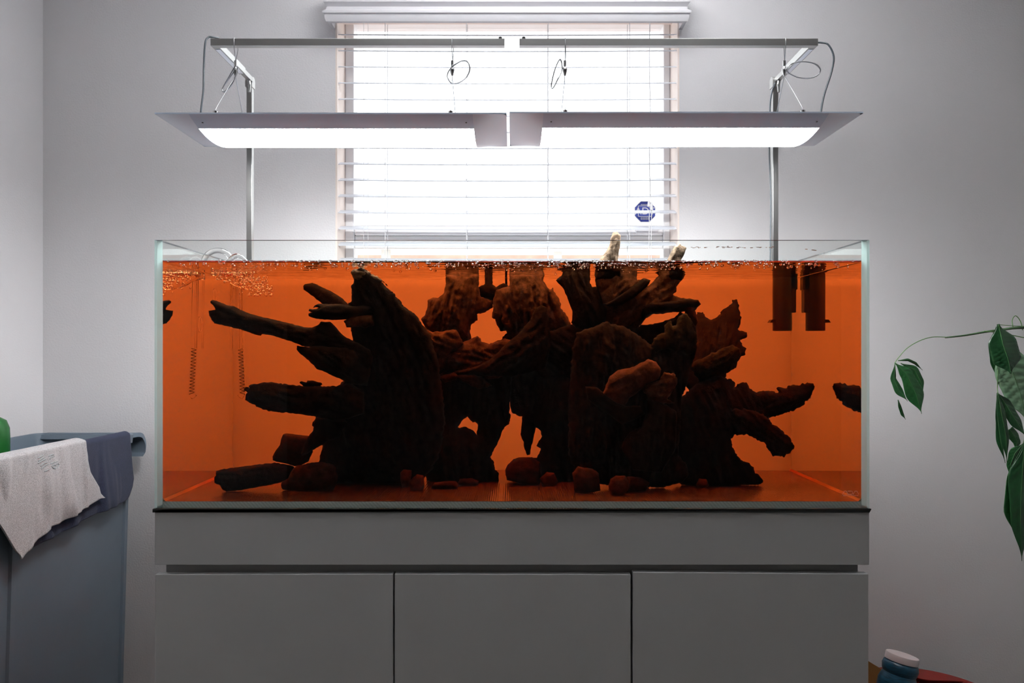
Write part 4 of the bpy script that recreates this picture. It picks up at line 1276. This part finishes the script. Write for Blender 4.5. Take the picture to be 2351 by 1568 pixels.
# raised corner ribs around the recessed side panel
def sidex(z): return BX1 - 0.026 * (RZ - z) / (RZ - FZ)
b = MB()
for (y0, y1) in ((1.955, 1.985), (2.53, 2.56)):
    zs = [FZ + 0.03, 0.2, 0.4, 0.58, RZ - 0.05]
    vv, ff = [], []
    for z in zs:
        x = sidex(z)
        vv += [(x - 0.004, y0, z), (x + 0.006, y0 + 0.008, z), (x + 0.006, y1 - 0.004, z), (x - 0.004, y1, z)]
    for i in range(len(zs) - 1):
        ff += [(i*4+k, i*4+(k+1) % 4, (i+1)*4+(k+1) % 4, (i+1)*4+k) for k in range(4)]
    ff += [(0, 1, 2, 3), tuple(len(zs)*4-4+k for k in (3, 2, 1, 0))]
    MB().add(vv, ff).build('side_rib', M['bin'], bn, smooth=50)

# hooked end handle
b = MB()
pts = [(BX1 - 0.012, BY1 - 0.01, RZ - 0.012), (BX1 + 0.004, BY1 + 0.045, RZ - 0.010), (BX1 + 0.010, BY1 + 0.065, RZ - 0.028), (BX1 + 0.012, BY1 + 0.070, RZ - 0.060), (BX1 + 0.004, BY1 + 0.066, RZ - 0.078)]
sp = spline(pts, 6)
vv, ff = [], []
for i, p in enumerate(sp):
    w = 0.30
    vv += [(p.x, p.y, p.z + 0.007), (p.x - w, p.y, p.z + 0.007), (p.x - w, p.y - 0.004, p.z - 0.007), (p.x, p.y - 0.004, p.z - 0.007)]
for i in range(len(sp) - 1):
    ff += [(i*4+k, i*4+(k+1) % 4, (i+1)*4+(k+1) % 4, (i+1)*4+k) for k in range(4)]
ff += [(0, 1, 2, 3), tuple(len(sp)*4-4+k for k in (3, 2, 1, 0))]
b.add(vv, ff)
b.build('end_handle', M['bin'], bn, smooth=40)

def face_pt(x, y, X):
    """point on the plane X seen at pixel (x, y)"""
    Y = X * F / (x - CX)
    return Y, CAMZ - (y - HY) / F * Y
def drape(name, mat, X, right, lower, Yl, label, seed, fold, zadd=0.0, parent=None, flap=-0.014, under=None):
    """towel over the rim: right = [(v, px)...] edge, lower = [(px x, px y)...]"""
    low = sorted([face_pt(x, y, X) for x, y in lower])
    lowY = [a for a, _ in low]; lowZ = [c for _, c in low]
    rv = [a for a, _ in right]; rY = [face_pt(px, 1000, X)[0] for _, px in right]
    nu, nv = 90, 60
    inner = 12
    rim = RZ + 0.004 + zadd
    verts = []
    for iv in range(-inner, nv + 1):
        v = max(0, iv) / nv
        Yr = np.interp(v, rv, rY)
        for iu in range(nu + 1):
            u = iu / nu
            y = Yl + (Yr - Yl) * u
            zl = np.interp(y, lowY, lowZ)
            fw = fold * (0.25 + v) * (noise.noise(Vector((y * 13, v * 0.9, seed))) + 0.45 * noise.noise(Vector((y * 34, v * 1.6, seed + 3))))
            bulge = 0.004 + max(0.0, fw)
            if iv <= 0:
                w = -iv / inner
                ang = min(1.0, w * 2.2)
                x = X + bulge + (BX1 + flap - X - bulge) * ang
                if under and ang < 0.3: x = max(x, under(y, rim)[0] - 0.02 * ang)
                z = rim + 0.006 * math.sin(math.pi * ang) - max(0, w - 0.45) * 0.10
                z += 0.25 * max(0.0, min(fw, 0.008))
            else:
                x = X + bulge + 0.002 - 0.012 * v * 0
                z = rim - v * (rim - zl)
                if under:
                    xu, ok = under(y, z)
                    if ok: x = max(x, xu + 0.0065)
            verts.append((x, y, z))
    W = nu + 1
    H = inner + nv + 1
    faces = [(r*W+c, r*W+c+1, (r+1)*W+c+1, (r+1)*W+c) for r in range(H-1) for c in range(nu)]
    o = MB().add(verts, faces).build(name, mat, parent, smooth=True)
    so = o.modifiers.new('thick', 'SOLIDIFY'); so.thickness = 0.004; so.offset = 0
    tag(o, label, 'towel')
    def surface(y, z):
        """outer face of this towel at (y, z) and whether it reaches there"""
        if y < Yl - 0.01 or y > max(rY) + 0.01: return X, False
        zl = np.interp(y, lowY, lowZ)
        if z < zl - 0.012: return X, False
        best = X
        for dz in (-0.012, -0.006, 0.0, 0.006, 0.012):
            for dy in (-0.006, 0.0, 0.006):
                v = min(1.0, max(0.0, (rim - z - dz) / (rim - zl)))
                fw = fold * (0.25 + v) * (noise.noise(Vector(((y + dy) * 13, v * 0.9, seed))) + 0.45 * noise.noise(Vector(((y + dy) * 34, v * 1.6, seed + 3))))
                best = max(best, X + 0.006 + max(0.0, fw))
        return best, True
    return o, verts, W, surface
navy, _, _, navy_face = drape('towel', M['towel_navy'], BX1 + 0.008, [(0, 293), (0.5, 298), (0.85, 302), (0.95, 299), (1, 290)],
      [(60, 1262), (100, 1240), (160, 1207), (230, 1172), (280, 1152), (292, 1140), (303, 1115)], 2.01,
      'dark navy towel hung over the bin rim beneath the grey towel', 3.3, 0.016)
grey, gv, gW, _ = drape('towel', M['towel_grey'], BX1 + 0.020, [(0, 190), (0.15, 191), (0.5, 202), (0.8, 222), (1, 228)],
      [(-90, 1080), (0, 1215), (42, 1286), (60, 1262), (100, 1215), (140, 1193), (180, 1173), (200, 1160), (228, 1143)], 1.855,
      'light grey towel with a faint stitched emblem over the bin rim', 8.1, 0.034, zadd=0.010, flap=-0.023, under=navy_face)
# stitched emblem: short raised strokes on the towel
b = MB()
def emb(x, y):
    Y, z = face_pt(x, y, BX1 + 0.022)
    best = min(gv, key=lambda q: (q[1] - Y) ** 2 + (q[2] - z) ** 2 + (1 if q[0] < BX1 + 0.015 else 0))
    return (best[0] + 0.0026, Y, z)
ez = lambda x, y: emb(40 + x / 13.06, 1000 + y / 13.06)
for stroke in ([(540, 690), (620, 630), (700, 585)], [(560, 760), (640, 700), (740, 640)], [(540, 830), (640, 770), (760, 710)],
               [(620, 910), (720, 830), (800, 810)], [(640, 1000), (740, 900), (830, 850)], [(720, 1080), (800, 1030), (840, 1010)],
               [(850, 620), (930, 580), (1000, 570)], [(870, 700), (950, 640), (1010, 610)], [(880, 850), (980, 800), (1100, 770)],
               [(900, 930), (960, 880), (1020, 910), (960, 985), (910, 950)], [(1050, 850), (1120, 830), (1160, 880), (1080, 960), (980, 990)]):
    b.tube([ez(*q) for q in stroke], 0.0011, 6)
b.build('emblem', M['emblem'], grey)

gr = MB().lathe([(0.024, FZ + 0.0295), (0.028, FZ + 0.036), (0.040, 0.45), (0.047, 0.70), (0.049, 0.75), (0.049, 0.79), (0.048, 0.815), (0.040, 0.837), (0.022, 0.848), (0.004, 0.851)], (-1.4885, 2.25, 0), 28).build('plastic_container', M['green_pl'], None, smooth=40)
tag(gr, 'green plastic item with a rounded top standing inside the grey bin', 'plastic item')

# ------------------------------------------------------------------ plant
plant = thing('potted_plant', 'leafy green houseplant with drooping glossy leaves against the wall', 'plant')
PXB, PYB = 1.72, 2.28
MB().lathe([(0.10, 0.0), (0.105, 0.005), (0.135, 0.26), (0.14, 0.27), (0.13, 0.272), (0.122, 0.245)], (PXB, PYB, FZ), 32).build('pot', M['pot'], plant, smooth=40)
MB().lathe([(0.123, 0.235), (0.06, 0.245), (0.01, 0.247)], (PXB, PYB, FZ), 24).build('soil', M['soil'], plant)
tp = P(2500, 752, PYB)
MB().tube(spline([(PXB, PYB, FZ + 0.22), (PXB - 0.01, PYB, 0.6), (PXB + 0.005, PYB + 0.01, 0.95), tp, (tp.x - 0.02, PYB, tp.z + 0.25)], 8), [0.016] * 9 + [0.013] * 8 + [0.010] * 16, 10).build('trunk', M['stem'], plant, smooth=True)
PYL = 2.25
stem = spline([tp, P(2351, 752, PYL), P(2300, 757, PYL), P(2262, 762, PYL), P(2215, 770, PYL), P(2170, 775, PYL)], 6)
MB().tube(stem, [0.0045 - 0.0025 * i / (len(stem) - 1) for i in range(len(stem))], 10).build('branch', M['stem'], plant, smooth=True)
MB().tube(spline([P(2172, 774, PYL), P(2140, 774, PYL), P(2110, 783, PYL), P(2082, 800, PYL), P(2062, 822, PYL), P(2054, 834, PYL)], 6), 0.0012, 8).build('petiole', M['petiole'], plant, smooth=True)
MB().tube(spline([P(2260, 760, PYL - 0.03), P(2300, 765, PYL - 0.03), P(2360, 777, PYL - 0.03)], 6), 0.0014, 8).build('petiole', M['petiole'], plant, smooth=True)
MB().tube(spline([P(2292, 745, PYL - 0.02), P(2325, 748, PYL - 0.02), P(2400, 750, PYL)], 6), 0.0010, 8).build('petiole', M['petiole'], plant, smooth=True)
MB().tube(spline([P(2326, 752, PYL + 0.02), P(2324, 735, PYL + 0.02), P(2332, 725, PYL + 0.02), P(2343, 738, PYL + 0.02), P(2348, 758, PYL + 0.02)], 6), 0.0013, 8).build('tendril', M['petiole'], plant, smooth=True)
MB().tube(spline([P(2291, 860, PYL), P(2290, 890, PYL + 0.01), P(2291, 902, PYL)], 4), 0.0012, 8).build('petiole', M['petiole'], plant, smooth=True)
MB().tube(spline([P(2292, 760, PYL + 0.01), P(2288, 800, PYL + 0.04), P(2291, 862, PYL)], 4), 0.0012, 8).build('petiole', M['petiole'], plant, smooth=True)
MB().tube(spline([P(2350, 1018, PYL - 0.02), P(2362, 960, PYL - 0.01), P(2375, 850, PYL), P(2390, 756, PYL)], 5), 0.0014, 8).build('petiole', M['petiole'], plant, smooth=True)

def leaf(mid, widths, mat, Y0, Y1=None, fold=0.25, roll=0.0, curl=0.0, ribs=10):
    """mid: pixel path of the midrib, widths: (left, right) half widths in px at each point"""
    Y1 = Y0 if Y1 is None else Y1
    n = 28
    k = len(mid) - 1
    pts = []
    for i in range(n + 1):
        t = i / n * k
        a = min(int(t), k - 1); f_ = t - a
        f_s = f_
        x = mid[a][0] + (mid[a+1][0] - mid[a][0]) * f_s; y = mid[a][1] + (mid[a+1][1] - mid[a][1]) * f_s
        wl = widths[a][0] + (widths[a+1][0] - widths[a][0]) * (0.5 - 0.5 * math.cos(math.pi * f_))
        wr = widths[a][1] + (widths[a+1][1] - widths[a][1]) * (0.5 - 0.5 * math.cos(math.pi * f_))
        pts.append((x, y, wl, wr, i / n))
    m = 6
    v = []
    for i, (x, y, wl, wr, t) in enumerate(pts):
        xa, ya = pts[max(i-1, 0)][:2]; xb, yb = pts[min(i+1, n)][:2]
        L_ = max(math.hypot(xb - xa, yb - ya), 1e-6)
        nx_, ny_ = -(yb - ya) / L_, (xb - xa) / L_
        Yc = Y0 + (Y1 - Y0) * t
        for q in range(-m, m + 1):
            s_ = q / m
            w = (wr if s_ > 0 else wl) * abs(s_)
            sg = -1 if s_ > 0 else 1
            back = -0.15 * abs(s_) * w
            p = P(x + nx_ * w * sg - (xb - xa) / L_ * back * 0, y + ny_ * w * sg, Yc)
            d = fold * w * Yc / F + roll * s_ * (wl + wr) / 2 * Yc / F
            d += 0.0030 * math.sin((t * ribs - abs(s_) * 1.4) * 2 * math.pi) * abs(s_) * (1 - abs(s_)) * 4 * (0.3 + min(1, (wl + wr) / 60))
            d += curl * s_ * s_
            v.append((p.x, p.y + d, p.z))
    W = 2 * m + 1
    f = [(r*W+c, r*W+c+1, (r+1)*W+c+1, (r+1)*W+c) for r in range(n) for c in range(W-1)]
    o = MB().add(v, f).build('leaf', mat, plant, smooth=True)
    so = o.modifiers.new('thick', 'SOLIDIFY'); so.thickness = 0.0008; so.offset = 0
    mv = [(v[r*W+m][0], v[r*W+m][1] - 0.0006, v[r*W+m][2]) for r in range(n + 1)]
    rib = MB().tube(mv, [0.0009 - 0.0006 * i / n for i in range(n + 1)], 6).build('midrib', M['vein'], o, smooth=True)
    return o
# hanging cluster at the end of the long petiole
leaf([(2055, 834), (2052, 870), (2063, 895), (2084, 921)], [(1, 1), (9, 8), (11, 12), (0, 0)], M['leaf_mid'], 2.25, 2.23, roll=0.5)
leaf([(2055, 833), (2082, 860), (2103, 905), (2116, 950)], [(1, 1), (13, 17), (20, 22), (0, 0)], M['leaf_mid'], 2.235, 2.22, fold=0.35)
leaf([(2068, 834), (2100, 850), (2113, 875), (2120, 902)], [(1, 1), (9, 10), (8, 9), (0, 0)], M['leaf_mid'], 2.26, 2.26)
leaf([(2062, 828), (2085, 826), (2102, 834), (2118, 850)], [(1, 1), (3, 3), (3, 3), (0, 0)], M['leaf_mid'], 2.27, 2.29)
leaf([(2062, 918), (2067, 935), (2072, 950), (2079, 963)], [(1, 1), (4, 3), (4, 3), (0, 0)], M['leaf_mid'], 2.26, 2.26)
# right cluster
leaf([(2292, 744), (2302, 790), (2314, 825), (2321, 858)], [(3, 3), (28, 40), (30, 38), (2, 2)], M['leaf'], 2.20, 2.18, fold=0.3, ribs=11)
leaf([(2289, 750), (2278, 790), (2280, 830), (2289, 870)], [(2, 2), (8, 10), (6, 8), (0, 0)], M['leaf'], 2.27, 2.27)
leaf([(2300, 800), (2325, 855), (2343, 905), (2356, 968)], [(16, 30), (38, 50), (34, 50), (0, 0)], M['leaf_pale'], 2.26, 2.24, fold=0.15, ribs=9)
leaf([(2290, 901), (2310, 930), (2332, 965), (2354, 1000)], [(1, 1), (13, 15), (14, 13), (1, 1)], M['leaf'], 2.23, 2.22, ribs=8)
leaf([(2290, 901), (2299, 950), (2309, 1000), (2312, 1062)], [(1, 1), (9, 11), (11, 9), (0, 0)], M['leaf'], 2.225, 2.215, ribs=10)
leaf([(2289, 903), (2290, 960), (2296, 1010), (2308, 1063)], [(1, 1), (4, 5), (8, 5), (0, 0)], M['leaf'], 2.25, 2.24)
leaf([(2318, 985), (2328, 1000), (2336, 1015), (2330, 1032)], [(10, 10), (12, 12), (9, 9), (0, 0)], M['leaf_mid'], 2.25, 2.25)
leaf([(2350, 1018), (2330, 1040), (2320, 1065), (2318, 1095)], [(1, 1), (12, 14), (8, 14), (0, 3)], M['leaf_mid'], 2.22, 2.21)
leaf([(2350, 1018), (2325, 1100), (2318, 1170), (2334, 1236)], [(1, 1), (16, 14), (16, 24), (0, 0)], M['leaf_mid'], 2.20, 2.19, fold=-0.2)
leaf([(2352, 1018), (2346, 1100), (2342, 1190), (2346, 1288)], [(1, 1), (28, 40), (20, 40), (0, 0)], M['leaf'], 2.185, 2.17, fold=0.2, ribs=9)

# crown around the top of the trunk
for k in range(9):
    a = -2.6 + 0.62 * k
    bx, by = 2500 + 22 * math.cos(a), 690 + 20 * math.sin(a) - 12 * k
    ln = 150 + 25 * (k % 3)
    dx, dy = math.cos(a) * ln * 0.75, abs(math.sin(a)) * ln * 0.5 + 60
    leaf([(bx, by), (bx + dx * 0.4, by + dy * 0.15), (bx + dx * 0.8, by + dy * 0.55), (bx + dx, by + dy)], [(2, 2), (24, 24), (26, 26), (0, 0)],
         M['leaf'] if k % 2 else M['leaf_mid'], PYB, PYB + 0.10 * math.sin(a * 1.7), fold=0.25)

# ------------------------------------------------------------------ things in the corner
bt = thing('supplement_bottle', 'dark blue ribbed bottle with a white screw cap beside the cabinet', 'bottle')
BY = 2.12
cx_ = P(2072, 1513, BY)
rc = 35.5 / F * BY
tiltm = Matrix.Rotation(math.radians(13), 3, 'Y') @ Matrix.Rotation(math.radians(-4), 3, 'X')
axis_ = tiltm @ Vector((0, 0, 1))
hcap = cx_.z / axis_.z
basep = Vector((cx_.x, BY, cx_.z)) - axis_ * hcap
hcap = (cx_.z - 0.0) / axis_.z
basep = Vector((cx_.x, BY, cx_.z)) - axis_ * hcap
basep.z = 0.0095
H = hcap - 0.012
prof = [(0.030, 0), (0.046, 0.004), (0.050, 0.02), (0.050, 0.055), (0.045, 0.062), (0.050, 0.07), (0.050, H - 0.105), (0.045, H - 0.098), (0.049, H - 0.088), (0.049, H - 0.058), (0.044, H - 0.044), (0.041, H - 0.036), (0.044, H - 0.030), (0.046, H - 0.018), (0.043, H - 0.008), (0.037, H - 0.004), (0.036, H + 0.002)]
MB().lathe(prof, basep, 32, tiltm).build('bottle_body', M['bluebottle'], bt, smooth=40)
MB().lathe([(rc - 0.001, H - 0.004), (rc, H - 0.003), (rc, H + 0.0125), (rc - 0.0012, H + 0.0142), (rc - 0.003, H + 0.0146), (0.004, H + 0.0144)], basep, 36, tiltm).build('screw_cap', M['white_pl'], bt, smooth=40)

# round red plastic tub on the floor
rb = thing('plastic_tub', 'round red plastic tub with a rolled rim behind the blue bottle', 'tub')
RY = 2.42
cR = P(2128, 1600, RY)
tz = cR.z
MB().lathe([(0.15, FZ), (0.165, FZ + 0.006), (0.205, tz - 0.012), (0.212, tz - 0.012), (0.225, tz - 0.004), (0.226, tz), (0.222, tz + 0.003), (0.208, tz + 0.001), (0.196, tz - 0.03), (0.155, FZ + 0.014), (0.02, FZ + 0.012)],
           (cR.x, RY, 0), 48).build('tub_body', M['redpl'], rb, smooth=40)
v, n = [], 24
for k in range(n + 1):
    a = math.radians(30 + 70 * k / n)
    w = 0.004 + 0.050 * math.sin(math.pi * k / n)
    for (r_, z_) in ((0.216, tz + 0.0030), (0.216 - w, tz + 0.0030 - 0.18 * w), (0.216 - w, tz - 0.18 * w), (0.216, tz)):
        v.append((cR.x + r_ * math.cos(a), RY + r_ * math.sin(a), z_))
f = [(0, 1, 2, 3), tuple(n * 4 + q for q in (3, 2, 1, 0))]
f += [(k*4+q, k*4+(q+1) % 4, (k+1)*4+(q+1) % 4, (k+1)*4+q) for k in range(n) for q in range(4)]
MB().add(v, f).build('lip_grip', M['redpl'], rb, smooth=40)

# cardboard box under the bottle, one flap standing up beside the cabinet
cb = thing('cardboard_box', 'brown cardboard box with a raised flap under the blue bottle', 'box')
CX0, CX1, CYa, CYb = 0.775, 1.10, 2.02, 2.12 + 0.10
b = MB()
b.box(CX0, CX1, CYa, CYb, FZ, 0.004, bev=0.002)
b.build('carton', M['card'], cb)
fl = [P(1980, 1512, 2.21), P(1996, 1520, 2.21), P(2044, 1549, 2.21), P(2075, 1575, 2.21)]
b = MB()
poly = [(CX0, 0.0), (fl[3].x + 0.03, 0.0)] + [(p.x, p.z) for p in reversed(fl)] + [(CX0, fl[0].z)]
b.prism(poly, lambda u, v, s: (u, CYb - 0.004 + 0.004 * s, v))
b.build('flap', M['card'], cb)
MB().box(0.90, 0.95, CYa - 0.0006, CYa + 0.0004, FZ + 0.01, 0.0).build('tape', M['white_pl'], cb)

for o in scene.objects:
    if o.type == 'MESH' and o.parent is None and 'label' not in o and 'kind' not in o:
        o['kind'] = 'structure'
